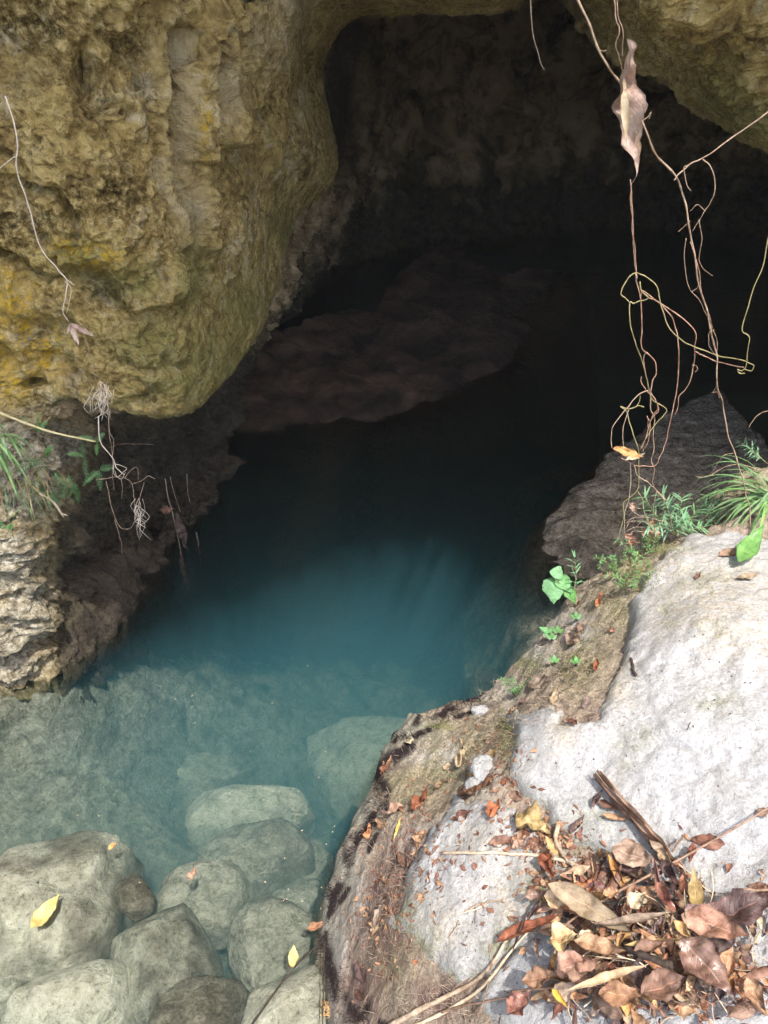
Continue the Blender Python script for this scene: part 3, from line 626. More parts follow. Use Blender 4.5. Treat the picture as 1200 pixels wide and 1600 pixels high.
LM = dict(
    rust=mat_leaf('rust_leaf', (.40, .17, .07), (.20, .075, .03), (.55, .30, .15)),
    tan=mat_leaf('tan_leaf', (.52, .35, .19), (.36, .20, .09), (.66, .48, .29)),
    pink=mat_leaf('dusty_pink_leaf', (.47, .30, .20), (.28, .15, .085), (.62, .45, .33)),
    brown=mat_leaf('brown_leaf', (.27, .12, .065), (.14, .055, .03), (.42, .22, .13)),
    dark=mat_leaf('dark_leaf', (.13, .068, .06), (.055, .028, .026), (.25, .14, .12), .5),
    mauve=mat_leaf('mauve_leaf', (.30, .17, .145), (.16, .08, .07), (.46, .30, .26)),
    ochre=mat_leaf('ochre_leaf', (.58, .34, .07), (.40, .18, .03), (.70, .50, .20)),
    cream=mat_leaf('cream_leaf', (.66, .52, .31), (.48, .32, .16), (.76, .65, .45)),
    red=mat_leaf('wine_red_leaf', (.36, .18, .12), (.19, .075, .05), (.52, .35, .25), .3, .5, 0, .6),
    orange=mat_leaf('orange_leaf', (.54, .25, .085), (.33, .12, .035), (.66, .41, .20)),
    yellow=mat_leaf('yellow_leaf', (.80, .55, .015), (.62, .36, .01), (.85, .68, .12), .45, .3, .15),
    olive=mat_leaf('olive_leaf', (.44, .34, .13), (.28, .19, .06), (.58, .48, .24)),
    green=mat_leaf('green_leaf', (.13, .36, .03), (.07, .22, .02), (.28, .50, .10), .35, .15, .25),
    fresh=mat_leaf('fresh_green_leaf', (.13, .40, .10), (.08, .26, .06), (.24, .52, .18), .45, .1, .25),
    bluegreen=mat_leaf('narrow_green_leaf', (.18, .40, .17), (.09, .25, .10), (.34, .54, .30), .45, .1, .2),
    grass=mat_leaf('grass_blade', (.22, .42, .12), (.11, .27, .06), (.40, .56, .28), .4, .1, .2),
    dry=mat_leaf('dry_skeleton_leaf', (.56, .40, .31), (.34, .20, .14), (.80, .70, .62), .85, .9, .2, .1),
    bark=mat_leaf('bark_strip', (.34, .22, .14), (.17, .10, .065), (.48, .35, .25), .8))
def mat_stem(name, a, b, sc=60):
    k = NT(name); c = k.coord(); n = k.noise(c, sc, 5, .7, .5); n2 = k.noise(c, 8, 3)
    col = k.mix(k.rng(k.math('ADD', n, k.math('MULTIPLY', k.math('SUBTRACT', n2, .5), .8)), .35, .65), a, b)
    k.bsdf(col, .75, k.bump(n, .6, .003), .25); return k.m
SM = dict(pale=mat_stem('pale_vine', (.17, .11, .07), (.46, .34, .24)), red=mat_stem('reddish_vine', (.19, .095, .06), (.44, .28, .20)), green=mat_stem('green_vine', (.17, .15, .06), (.38, .33, .17)),
    brown=mat_stem('brown_twig', (.12, .07, .045), (.30, .20, .14)), black=mat_stem('black_twig', (.02, .016, .014), (.07, .05, .04)), straw=mat_stem('straw', (.38, .28, .18), (.66, .55, .42)),
    cane=mat_stem('green_cane', (.34, .30, .14), (.56, .50, .30)), root=mat_stem('dry_root', (.24, .17, .11), (.50, .40, .30)), white=mat_stem('bleached_root', (.48, .40, .32), (.74, .66, .56)))
# ================================================================== shapes
def leaf_geo(L, Wd, curl=0., roll=0., twist=0., wave=0., base=.75, tip=1.1, nu=19, nv=11, seed=0, hole=0., crum=.05):
    r = np.random.default_rng(seed); u = np.linspace(0, 1, nu); v = np.linspace(-1, 1, nv)
    w = np.sin(np.pi*np.clip(u, 0, 1)**base)**tip; w = w/w.max()*Wd/2; w[0] = Wd*.02; w[-1] = Wd*.008
    jag = 1+(r.normal(size=(nu, 2))*.05 if wave or hole else np.zeros((nu, 2)))
    ph = curl*(u-.5); dx = L/(nu-1)
    X = np.concatenate([[0], np.cumsum(np.cos((ph[1:]+ph[:-1])/2)*dx)]); Z = np.concatenate([[0], np.cumsum(np.sin((ph[1:]+ph[:-1])/2)*dx)])
    m = nu//2; X -= X[m]; Z -= Z[m]
    V = []; UV = []; p1, p2 = r.uniform(0, 6.28, 2)
    for i in range(nu):
        tw = twist*(u[i]-.5); ro = roll*(1+.25*math.sin(5*u[i]+p1))
        for j in range(nv):
            a = v[j]*ro; s = w[i]*(jag[i, 0] if v[j] < 0 else jag[i, 1])
            y = (math.sin(a)/ro if abs(ro) > 1e-3 else v[j])*s; z = ((1-math.cos(a))/ro if abs(ro) > 1e-3 else 0)*s
            z += wave*Wd*abs(v[j])**1.5*math.sin(9*u[i]+p2+(2.1 if v[j] > 0 else 0))
            y, z = y*math.cos(tw)-z*math.sin(tw), y*math.sin(tw)+z*math.cos(tw)
            c, sn = math.cos(ph[i]), math.sin(ph[i])
            V.append((X[i]-sn*z, y, Z[i]+c*z)); UV.append((u[i], v[j]*.5+.5))
    V = np.array(V)
    if crum and nu > 8:
        q = V/max(L, 1e-4)*np.array([1, 1, 0])+seed*.37
        V[:, 2] += Wd*crum*(1.6*perlin(q*4.1)+1.0*perlin(q*9.3)); V[:, 1] += Wd*crum*.6*perlin(q*6.1+9)
    return V, gridfaces(nu, nv), np.array(UV)
def tube_geo(P, r0, r1=None, k=6, n=None, wig=0., seed=0, sway=None):
    P = np.asarray(P, float); m = len(P); r1 = r0 if r1 is None else r1
    n = n or max(6, int(m*5)); ts = np.linspace(0, m-1, n); Q = crom(P, ts)
    if wig:
        rr = np.random.default_rng(seed); o = rr.uniform(0, 50, 3); s = np.linspace(0, n*.22, n)[:, None]
        q = np.c_[s, 0*s, 0*s]
        D = np.c_[perlin(q+o), perlin(q+o+9), perlin(q+o+21)]*wig; D[0] = 0; Q = Q+D
    T = np.gradient(Q, axis=0); T /= np.linalg.norm(T, axis=1)[:, None]+1e-9
    up = np.array([.31, .2, .93]); V = []
    a = np.cross(T[0], up); a /= np.linalg.norm(a)+1e-9
    rad = np.linspace(r0, r1, n)*(1+.18*np.sin(np.arange(n)*1.7+seed)*np.sin(np.arange(n)*.61))
    for i in range(n):
        a = a-T[i]*(a@T[i]); a /= np.linalg.norm(a)+1e-9; b = np.cross(T[i], a)
        for j in range(k):
            t = 2*math.pi*j/k; V.append(Q[i]+rad[i]*(math.cos(t)*a+math.sin(t)*b))
    F = [(i*k+j, i*k+(j+1) % k, (i+1)*k+(j+1) % k, (i+1)*k+j) for i in range(n-1) for j in range(k)]
    F += [tuple(range(k))[::-1], tuple((n-1)*k+j for j in range(k))]
    return np.array(V), F
class MB:                                    # collects shapes into ONE mesh
    def __init__(s): s.V = []; s.F = []; s.U = []; s.n = 0
    def add(s, V, F, U=None):
        s.V.append(np.asarray(V)); s.F += [tuple(int(i)+s.n for i in f) for f in F]; s.U.append(U if U is not None else np.full((len(V), 2), .3)); s.n += len(V)
    def obj(s, name, mat, parent=None, origin=None, smooth=True):
        V = np.concatenate(s.V); U = np.concatenate(s.U)
        if origin is not None: V = V-np.asarray(origin)
        return mesh_obj(name, V, s.F, mat, parent, smooth, None, U)
def frame(x, z):
    x = x/np.linalg.norm(x); y = np.cross(z, x); y /= np.linalg.norm(y)+1e-9; z = np.cross(x, y); return x, y, z
def place(o, loc, x, y, z):
    o.matrix_world = Matrix(((x[0], y[0], z[0], loc[0]), (x[1], y[1], z[1], loc[1]), (x[2], y[2], z[2], loc[2]), (0, 0, 0, 1)))
NL = [0]
def ground_leaf(px, py, L, Wd, ang, mat, label, curl=.5, roll=.5, twist=.2, wave=.06, lift=.004, tilt=0., base=.75, tip=1.1, group=None, surf=None, name='dead_leaf', stalk=0.):
    NL[0] += 1; r = np.random.default_rng(NL[0]+500)
    f = surf or gp
    P = f(px, py); n = gnorm(P) if surf is None else np.array([0, 0, 1.0])
    d = (P-CAM)@FWD
    # image direction -> direction lying in the ground
    t = math.radians(ang); dirp = RGT*math.cos(t)+UPV*math.sin(t); vw = (P-CAM)/np.linalg.norm(P-CAM)
    x = dirp-vw*((dirp@n)/(vw@n)) if abs(vw@n) > .15 else dirp-n*(dirp@n)
    fx = min(np.linalg.norm(x), 1.7); x /= np.linalg.norm(x)
    y = np.cross(n, x); app = y-vw*(y@vw); app = np.linalg.norm(app-(app@dirp)*dirp)
    Lm = L/FPX*d*fx; Wm = Wd/FPX*d/max(app, .55)
    x, y, z = frame(x, n)
    if tilt:
        c, s = math.cos(tilt), math.sin(tilt); y, z = c*y+s*z, c*z-s*y
    V, F, U = leaf_geo(Lm*1.08, Wm*1.14, curl*1.15, roll*1.15, twist*1.3, wave*1.3, base, tip, seed=NL[0], crum=.11)
    o = mesh_obj(name, V, F, LM[mat], uv=U)
    low = min(0, np.percentile(V[:, 2], 12))
    place(o, P+n*(lift-low), x, y, z); tag(o, label, 'leaf', group)
    if stalk:
        b = V[4]; e = b-np.array([stalk*Lm, r.normal()*.1*Lm, -.02*Lm])
        Vt, Ft = tube_geo([b+np.array([.02*Lm, 0, 0]), (b+e)/2+np.array([0, .02*Lm, 0]), e], .0013, .0010, 5)
        mesh_obj('leaf_stalk', Vt, Ft, SM['brown'], o)
    return o
G1 = 'dead leaves scattered on the bank'
for a in (
  (903,994,42,26,55,'pink','broad salmon-pink leaf lying flat on the earthy ledge below the seedling',.25,.25,0,.02),
  (939,941,24,10,75,'orange','small bright orange leaf standing curled on the green part of the ledge',.6,.9,.3,.05),
  (845,1069,34,15,15,'pink','pointed salmon leaf lying level near the bare end of the earthy ledge',.3,.5,.1,.03),
  (869,1090,28,12,80,'tan','narrow tan leaf beside the pointed salmon leaf on the ledge',.4,.9,.2,.04),
  (819,1099,30,12,100,'mauve','reddish mauve upright leaf near the tip of the ledge above the white rock',.5,1.0,.3,.05),
  (918,1100,22,10,70,'mauve','small purple-brown leaf in the soil notch above the big boulder',.5,.8,.2,.04),
  (893,1131,22,10,150,'brown','brown leaf tucked into the V-shaped notch where soil meets the white boulder',.5,.9,.2,.04),
  (934,1041,20,9,85,'rust','little rust leaf leaning on the ledge right of the moss patch',.6,.9,.2,.04),
  (803,1113,15,11,40,'tan','tiny square tan leaf by the ledge tip',.3,.4,.1,.04),
  (957,986,13,7,160,'pink','tiny salmon flake on the bare ledge right of the broad salmon leaf',.3,.4,0,.03),
  (1091,904,15,8,60,'brown','small dark red-brown leaf fragment on top of the boulder hump',.6,1.2,.5,.1),
  (750,1232,52,30,58,'rust','broad rust-orange leaf with dark veins beside the little white stones',.3,.4,.1,.03),
  (807,1245,25,14,150,'bark','oval dull brown leaf lying on the left edge of the white boulder',.3,.6,0,.02),
  (790,1224,9,8,30,'rust','tiny round red-brown leaf on the white boulder edge',.3,.5,0,.02),
  (776,1268,32,22,60,'orange','folded orange-brown leaf in the gap between slab and boulder',.9,1.3,.4,.10),
  (726,1277,36,13,25,'brown','narrow brown leaf on the upper rim of the pale slab',.5,.9,.2,.05),
  (746,1211,20,9,10,'ochre','small ochre leaf on top of the little white stone',.5,.7,.2,.05),
  (772,1180,22,10,20,'ochre','bright ochre leaf among dark roots at the foot of the ledge',.5,.7,.2,.05),
  (725,1182,48,13,82,'cream','long cream leaf standing among pale rootlets on the green slope',.5,1.2,.3,.04),
  (662,1252,40,16,66,'rust','large rust leaf on the green slope left of the pale slab',.4,1.0,.2,.05),
  (690,1228,28,9,58,'tan','slim tan leaf on the green slope above the large rust leaf',.6,.8,.5,.06),
  (607,1199,32,12,60,'rust','pointed rust leaf lying over the bulging black moss clump',.5,.8,.2,.05),
  (642,1160,26,13,-15,'cream','two-tone cream leaf on the pale crust just above the black moss',.4,.7,.3,.06),
  (733,1090,11,7,70,'pink','tiny pink leaf on the black moss near the white stone',.4,.7,.2,.04),
  (625,1296,38,6,75,'yellow','thin yellow-green leaf standing on the reddish slope',.5,1.2,.5,.03),
  (579,1301,24,11,85,'orange','vivid orange leaf at the mossy edge above the water',.5,.9,.2,.05),
  (599,1292,26,14,-50,'orange','curled orange leaf right of the vivid orange one at the mossy edge',1.4,1.4,.6,.1),
  (661,1312,30,15,60,'orange','orange leaf tucked against the left side of the pale slab',.7,1.0,.3,.08),
  (634,1350,32,14,-60,'brown','red-brown leaf in the pale litter left of the slab',.6,1.0,.3,.06),
  (620,1270,40,16,30,'pink','faded pink crumpled leaf on the slope below the large rust leaf',.9,1.2,.5,.12),
  (598,1427,42,13,62,'pink','long dusty pink leaf at the left foot of the slab',.4,.6,.1,.04),
  (590,1447,24,16,70,'tan','pale tan leaf scrap under the long dusty pink leaf',.3,.5,.1,.06),
  (567,1523,34,13,-62,'mauve','smooth mauve leaf on the dark red moss near the bottom',.4,.6,.1,.02),
  (567,1557,28,13,-40,'brown','glossy brown leaf below the smooth mauve leaf',.5,.9,.2,.05),
  (828,1290,56,38,-25,'olive','crumpled olive-tan leaf spread in the cleft between the two pale rocks',.8,.7,.6,.14),
  (788,1317,46,17,12,'brown','pink-brown folded leaf on the pale slab under the crumpled olive leaf',.5,1.0,.2,.08),
  (812,1322,22,13,30,'pink','small rounded leaf touching the right end of the folded slab leaf',.4,.6,.2,.05),
  (903,1291,38,15,55,'dark','dark curled leaf alone on the white boulder left of the bark strip',.9,1.6,.6,.12),
  (1105,1317,54,22,172,'brown','arched brown leaf alone on the open white boulder by the long dark stick',-.9,-.6,.1,.05),
  (1192,1271,22,15,20,'brown','brown leaf cut by the right picture edge, high on the boulder',.6,.7,.2,.06),
  (1187,1392,38,19,165,'brown','brown leaf at the right edge of the boulder just above the big purple leaf',.5,.6,.2,.06),
  (1094,1393,28,16,55,'mauve','small dusty mauve leaf touching the top of the curved olive leaf',.6,.8,.2,.06),
  (1143,868,46,14,14,'rust','long red-brown leaf resting in the crack beside the fresh green leaf',.5,1.1,.3,.06),
  (1168,906,34,11,10,'tan','tan leaf under the tip of the fresh green leaf',.8,.9,.3,.06),
  (905,945,10,6,30,'brown','tiny brown flake near the base of the broad-leaved seedling',.4,.4,.1,.05),
  (700,1200,12,8,20,'cream','tiny cream flake on the green slope',.4,.4,.1,.05),
  (756,1445,9,5,30,'rust','tiny rust flake on the pale slab',.4,.4,.1,.05),
  (650,1505,13,6,10,'orange','tiny orange flake near the lower edge of the slab',.4,.4,.1,.05)):
    ground_leaf(*a, group=G1)
ground_leaf(1167,868,66,26,56,'green','fresh bright green leaf resting on the rocks at the far right below the grass',.5,.5,.2,.03,lift=.03,name='green_leaf',tilt=.2)
# ------------------------------------------------------------------ the litter pile
def pile_h(px, py):
    return .055*math.exp(-(((px-1010)/150)**2+((py-1470)/110)**2))+.06*math.exp(-(((px-1060)/200)**2+((py-1590)/80)**2))
G2 = 'dead leaves heaped in the litter pile'
def pile_leaf(px, py, L, Wd, ang, mat, label, curl=.5, roll=.6, twist=.2, wave=.08, up=.02, tilt=0., **k):
    return ground_leaf(px, py, L*.92, Wd*.88, ang, mat, label, curl, roll*1.2, twist, wave*1.2, lift=.008+pile_h(px, py)+up, tilt=tilt, group=G2, **k)
for a in (
  (932,1452,152,42,-31,'tan','very long tan leaf lying across the middle of the litter pile',.45,.55,.15,.03,.035,.25),
  (838,1462,108,27,24,'rust','long pointed rust-brown leaf sticking out of the pile to the left',.3,1.1,.1,.06,.01,-.2),
  (890,1425,44,34,-10,'cream','pale tan leaf end folded over the head of the very long tan leaf',.7,.6,.2,.05,.04,.2),
  (1014,1371,76,38,-18,'pink','broad salmon-pink leaf on top of the pile beneath the long dark stick',.4,.45,.1,.04,.04,.1),
  (903,1508,50,40,20,'ochre','mottled yellow-ochre leaf with a brown stain at the left of the pile',.5,.5,.2,.08,.03,0),
  (945,1512,40,30,-30,'cream','spotted cream-yellow leaf tip beside the mottled ochre leaf',.5,.5,.2,.08,.02,.1),
  (966,1532,84,30,-14,'orange','orange-brown creased leaf below the very long tan leaf',.5,.8,.2,.08,.03,.1),
  (935,1550,66,42,10,'pink','pale pink torn leaf under the orange creased leaf',.6,.6,.2,.1,.02,.1),
  (1143,1503,116,46,-18,'pink','big dusty pink leaf with a pale midrib at the lower right of the pile',.35,.5,.1,.03,.05,.15),
  (1128,1480,86,40,40,'mauve','broad dusty mauve leaf folded behind the big dusty pink one',.5,.6,.2,.05,.035,.2),
  (1114,1563,120,60,-50,'red','large wine-red and orange glossy leaf at the bottom of the pile',.35,.55,.15,.04,.05,.1),
  (832,1582,52,34,50,'red','shiny wine-red leaf at the left foot of the pile by the thin brown stick',.5,.8,.1,.03,.01,.1),
  (953,1377,86,22,-62,'ochre','twisted ochre leaf standing at the top of the pile',.9,1.2,1.0,.10,.03,.2),
  (1027,1461,34,25,50,'cream','small peach-coloured oval leaf in the heart of the pile',.5,.7,.1,.03,.04,.2),
  (1080,1470,84,20,96,'cream','cream rolled leaf standing upright beside the curved olive leaf',.4,1.6,.3,.05,.03,.4),
  (1104,1431,84,26,98,'olive','curved olive-yellow leaf bent like a bow at the right of the pile',1.3,.6,.2,.03,.03,.3),
  (1168,1449,100,48,22,'dark','big glossy purple-brown leaf at the right edge of the picture',.3,.4,.1,.02,.03,.15),
  (871,1338,40,18,-58,'ochre','upright ochre-orange leaf at the upper left of the pile beside the pale twig',.7,1.2,.3,.06,.02,.3),
  (866,1366,44,30,-70,'rust','rust leaf curled under the pale twig at the pile top',.8,1.3,.3,.1,.01,.3),
  (1065,1405,50,30,-60,'dark','dark purple-brown crumpled leaf at the upper right of the pile',.8,1.1,.4,.12,.03,.3),
  (1040,1412,70,16,-78,'mauve','narrow purple leaf upright in the pile left of the dark crumpled one',.5,1.4,.2,.06,.03,.3),
  (1052,1450,60,30,-60,'red','deep red crumpled leaf at the middle right of the pile',.7,1.0,.3,.12,.02,.2),
  (990,1385,76,30,5,'dark','grey-brown broad leaf lying behind the twisted ochre leaf',.4,.6,.2,.08,.02,.1),
  (915,1408,42,24,20,'orange','orange curled leaf in the upper left of the pile',.9,1.2,.3,.1,.03,.2),
  (925,1395,40,26,70,'rust','rust cup-shaped leaf behind the orange curled leaf',1.0,1.5,.3,.1,.02,.2),
  (975,1440,26,18,10,'orange','little orange oval leaf right of the very long tan leaf',.4,.6,.1,.03,.04,.1),
  (1020,1500,130,14,8,'bark','long narrow grey-brown leaf along the lower edge of the very long tan leaf',.3,1.0,.2,.02,.04,.1),
  (1030,1516,100,12,6,'olive','yellow-green narrow strip of leaf under the long grey-brown one',.3,.9,.2,.02,.02,.1),
  (1033,1528,60,22,15,'brown','ribbed brown leaf below the yellow-green strip',.4,1.1,.2,.05,.03,.1),
  (1088,1512,44,20,-50,'ochre','folded yellow leaf at the foot of the cream rolled leaf',.8,1.2,.3,.06,.04,.2),
  (1158,1540,56,30,75,'tan','ribbed tan leaf standing near the bottom right',.5,1.1,.1,.06,.05,.3),
  (980,1570,130,22,18,'cream','cream strip of dry sheath across the bottom of the pile',.3,1.3,.1,.03,.05,.2),
  (945,1575,30,70,90,'bark','greyish dry leaf upright near the bottom of the pile',.3,1.1,.2,.04,.03,.3),
  (1000,1592,70,40,0,'orange','bright orange leaf at the very bottom of the pile',.5,.7,.2,.08,.04,.1),
  (1060,1600,80,44,20,'brown','flat red-brown leaf at the bottom edge of the picture',.4,.5,.2,.06,.04,.1),
  (878,1550,60,34,10,'rust','light rust leaf at the lower left of the pile',.6,.8,.2,.1,.02,.1),
  (912,1575,56,30,30,'pink','faded pink-brown leaf above the bottom edge, left of the grey dry leaf',.5,.7,.2,.08,.02,.1),
  (922,1590,40,14,-50,'yellow','narrow yellow leaf at the bottom edge of the pile',.5,1.0,.2,.04,.04,.1),
  (1185,1585,60,34,-60,'orange','peach-orange leaf at the bottom right corner',.6,.8,.2,.06,.06,.2),
  (840,1425,40,16,60,'dark','dark folded leaf at the left tip of the pile',.7,1.4,.3,.1,.01,.2),
  (816,1450,70,12,70,'dark','dark narrow rolled leaf on the white rock left of the long rust leaf',.4,1.8,.2,.05,.01,.2),
  (848,1405,34,18,10,'red','red-brown leaf scrap at the left side of the pile',.8,1.2,.3,.12,.02,.1),
  (858,1420,34,14,20,'pink','pinkish red leaf scrap under the red-brown one',.6,1.0,.3,.1,.01,.1),
  (857,1505,30,10,-75,'bark','small hanging brown leaf below the long rust leaf',.5,1.0,.3,.06,.01,.1),
  (1046,1355,50,16,-40,'pink','smooth pink blade at the lower end of the bark strip',.4,1.0,.2,.03,.03,.2),
  (1058,1370,44,26,-50,'tan','tan curled leaf at the lower end of the bark strip',.8,1.1,.4,.08,.03,.2),
  (955,1262,46,18,-20,'brown','brown crumpled leaf leaning on the upper end of the bark strip',.9,1.3,.5,.12,.0,.2),
  (935,1250,34,20,60,'dark','dark curled leaf at the upper left of the bark strip',1.0,1.5,.5,.12,.0,.2),
  (982,1262,30,12,-30,'rust','rust leaf scrap on the right of the bark strip',.7,1.0,.3,.08,.0,.2),
  (965,1280,44,14,-10,'tan','tan leaf scrap beneath the bark strip',.7,1.0,.3,.08,.0,.1)):
    pile_leaf(*a[:7], *a[7:])
KINDS = [('tan','rumpled tan leaf'),('pink','rumpled pinkish leaf'),('brown','rumpled brown leaf'),('dark','rumpled blackish leaf'),('mauve','rumpled mauve leaf'),('rust','rumpled rust leaf'),('cream','rumpled cream leaf'),('bark','rumpled grey-brown leaf'),('orange','rumpled orange leaf')]
protos = []
for i in range(18):
    m, lb = KINDS[i % 9]; r = np.random.default_rng(900+i)
    V, F, U = leaf_geo(.085*r.uniform(.8, 1.3), .036*r.uniform(.7, 1.3), r.uniform(-2.0, 2.2), r.uniform(.5, 2.2)*r.choice([-1, 1]), r.uniform(-1.4, 1.4), r.uniform(.08, .2), r.uniform(.6, .9), r.uniform(.9, 1.4), seed=900+i, crum=.13)
    protos.append((mesh_obj('dead_leaf', V, F, LM[m], uv=U), lb, [0]))
rr = np.random.default_rng(77); cnt = 0
for k in range(900):
    px = rr.normal(1010, 125); py = rr.normal(1500, 75)
    e = ((px-1030)/185)**2+((py-1515)/135)**2
    if e > 1.05 or py < 1345 or px > 1235 or py > 1640 or (px < 870 and py < 1520) or (px > 1090 and py < 1440): continue
    if cnt >= 110: break
    cnt += 1
    pr, lb, used = protos[rr.integers(18)]
    o = pr
    if used[0]: o = pr.copy(); COL.objects.link(o)
    used[0] = 1
    P = gp(px, py); n = gnorm(P, .05); a = rr.uniform(0, 6.28); n = n+rr.normal(size=3)*.33; n /= np.linalg.norm(n)
    x, y, z = frame(np.array([math.cos(a), math.sin(a), 0])-n*(np.array([math.cos(a), math.sin(a), 0])@n), n)
    s = rr.uniform(.35, .85); place(o, P+np.array([0, 0, .006+pile_h(px, py)*rr.uniform(.1, 1.6)]), x*s, y*s, z*s)
    tag(o, lb+' buried in the litter pile among others like it', 'leaf', 'rumpled leaves filling the litter pile')
for pr, lb, used in protos:
    if not used[0]: bpy.data.objects.remove(pr)
# flatter dry leaves lying over the heap
fp = []
for i in range(14):
    m = ('rust','tan','brown','orange','pink','bark','rust','tan','brown','dark','ochre','brown','tan','rust')[i]; r = np.random.default_rng(1300+i)
    V, F, U = leaf_geo(.095*r.uniform(.7, 1.2), .038*r.uniform(.7, 1.2), r.uniform(-.9, 1.1), r.uniform(.3, 1.2)*r.choice([-1, 1]), r.uniform(-.6, .6), r.uniform(.05, .12), r.uniform(.6, .9), r.uniform(.9, 1.4), seed=1300+i, crum=.10)
    fp.append([mesh_obj('dead_leaf', V, F, LM[m], uv=U), dict(rust='rust-brown', tan='pale tan', brown='mid-brown', orange='orange-brown', pink='dusty pink', bark='grey-brown', dark='blackish', ochre='ochre')[m], 0])
ff = np.random.default_rng(41); cnt = 0
while cnt < 135:
    px, py = ((ff.normal(925, 45), ff.normal(1385, 26)), (ff.normal(1030, 105), ff.normal(1575, 28)), (ff.normal(1000, 110), ff.normal(1490, 75)), (ff.normal(980, 110), ff.normal(1480, 75)))[cnt % 4]
    if ((px-1030)/200)**2+((py-1500)/165)**2 > 1 or py < 1340 or px > 1230 or py > 1630 or (px > 1085 and py < 1450) or (px < 850 and py < 1560): continue
    q = fp[ff.integers(14)]; o = q[0]
    if q[2]: o = q[0].copy(); COL.objects.link(o)
    q[2] += 1; cnt += 1
    P = gp(px, py); n = gnorm(P, .05); a = ff.uniform(0, 6.28); n = n+ff.normal(size=3)*.2; n /= np.linalg.norm(n)
    x, y, z = frame(np.array([math.cos(a), math.sin(a), 0])-n*(np.array([math.cos(a), math.sin(a), 0])@n), n); s = ff.uniform(.45, .95)
    place(o, P+np.array([0, 0, .012+pile_h(px, py)*ff.uniform(.5, 1.5)]), x*s, y*s, z*s)
    tag(o, 'small '+q[1]+' leaf lying over the litter pile among others like it', 'leaf', 'small flat leaves over the litter pile')
for q in fp:
    if not q[2]: bpy.data.objects.remove(q[0])
# crumbs and needles of litter nobody could count
def litter(name, label, spots, n, mats, seed, size=(.004, .014), lift=0.0):
    r = np.random.default_rng(seed); mb = MB()
    for k in range(n):
        cx, cy, sx, sy = spots[r.integers(len(spots))]
        px, py = r.normal(cx, sx), r.normal(cy, sy)
        if px > 1240 or py > 1640 or px < 500: continue
        P = gp(px, py); h = lift*pile_h(px, py)*r.uniform(0, 1); L = r.uniform(*size)
        n_ = gnorm(P, .03)+r.normal(size=3)*.35; n_ /= np.linalg.norm(n_); a = r.uniform(0, 6.28)
        x, y, z = frame(np.array([math.cos(a), math.sin(a), 0])-n_*(np.array([math.cos(a), math.sin(a), 0])@n_), n_)
        V, F, U = leaf_geo(L, L*r.uniform(.15, .6), r.uniform(-1, 1), r.uniform(-1, 1), .3, .1, nu=5, nv=4, seed=k)
        mb.add(P+np.array([0, 0, .003+h])+V[:, :1]*x+V[:, 1:2]*y+V[:, 2:]*z, F, U)
    o = mb.obj(name, LM[mats]); tag(o, label, None, None, 'stuff')
SPOT = [(1010,1480,110,70),(880,1380,30,40),(960,1430,70,50),(1060,1570,110,30),(650,1330,50,50),(600,1420,30,60),(760,1200,30,40),(840,1310,25,15)]
litter('leaf_litter', 'brown crumbs of broken leaves strewn through the pile and on the bank', SPOT, 1200, 'brown', 1, (.005, .026), 1.2)
litter('leaf_litter', 'pale straw-coloured leaf crumbs strewn through the pile and on the bank', SPOT, 900, 'tan', 2, (.006, .028), 1.3)
litter('leaf_litter', 'dark specks of leaf mould scattered over the pale rocks', [(800,1350,90,60),(1000,1250,120,90),(1100,1100,80,90),(720,1420,50,50),(1100,1000,70,50),(760,1560,60,30)], 260, 'dark', 3, (.003, .008), 0)
litter('leaf_litter', 'pinkish scraps of rotting leaves matted on the slope left of the slab', [(620,1330,26,36),(600,1400,24,30),(640,1290,26,22),(770,1170,20,30),(560,1480,30,50)], 420, 'pink', 4, (.006, .018), 0)
# ------------------------------------------------------------------ sticks
def stick(pts, r0, r1, mat, label, lift=.006, pile=True, name='twig', cat='twig', wig=.002, k=7):
    P = [gp(x, y)+np.array([0, 0, lift+(pile_h(x, y) if pile else 0)]) for x, y in pts]
    V, F = tube_geo(P, r0, r1, k, n=len(P)*7, wig=wig, seed=len(pts)+int(pts[0][0]))
    o = mesh_obj(name, V-P[0], F, SM[mat]); o.location = P[0]; return tag(o, label, cat)
stick([(690,1336),(740,1336),(790,1337),(840,1341),(880,1352),(915,1368)], .0035, .0045, 'straw', 'long pale twig lying across the slab into the top of the pile')
stick([(1192,1282),(1130,1320),(1060,1364),(1000,1402),(945,1432),(880,1470),(868,1490)], .0022, .0026, 'brown', 'long straight dark stick slanting over the pile and the boulder', .045, True, wig=.0006)
stick([(795,1564),(850,1564),(900,1570),(950,1577),(1000,1578)], .0028, .0018, 'brown', 'thin brown stick crossing the bottom of the pile from the left', .03)
stick([(1140,1410),(1175,1409),(1210,1405)], .0028, .0026, 'brown', 'short brown stick above the glossy purple leaf at the right edge', .03)
stick([(1044,1345),(1054,1331),(1064,1318)], .0018, .0028, 'brown', 'short grey twig standing right of the bark strip', .02)
stick([(726,1426),(745,1416),(775,1410),(790,1414)], .0022, .0015, 'root', 'bent grey twig on the middle of the pale slab', .003)
stick([(760,1405),(748,1420),(720,1430),(640,1448)], .0015, .001, 'straw', 'faint straw-coloured stalk on the pale slab', .002)
stick([(700,1468),(712,1450),(716,1440)], .0009, .0009, 'brown', 'hair-thin dark needle on the slab left of the other needle', .003)
stick([(742,1446),(743,1430),(742,1420)], .0009, .0009, 'brown', 'hair-thin dark needle on the slab by the bent grey twig', .003)
stick([(600,1612),(650,1585),(700,1560),(740,1540),(770,1510),(790,1475)], .007, .003, 'root', 'thick weathered palm stalk running up between slab and boulder', .012)
stick([(640,1610),(690,1588),(740,1560),(765,1535),(800,1490),(835,1455)], .0045, .002, 'straw', 'pale split palm stalk beside the thick weathered one', .012)
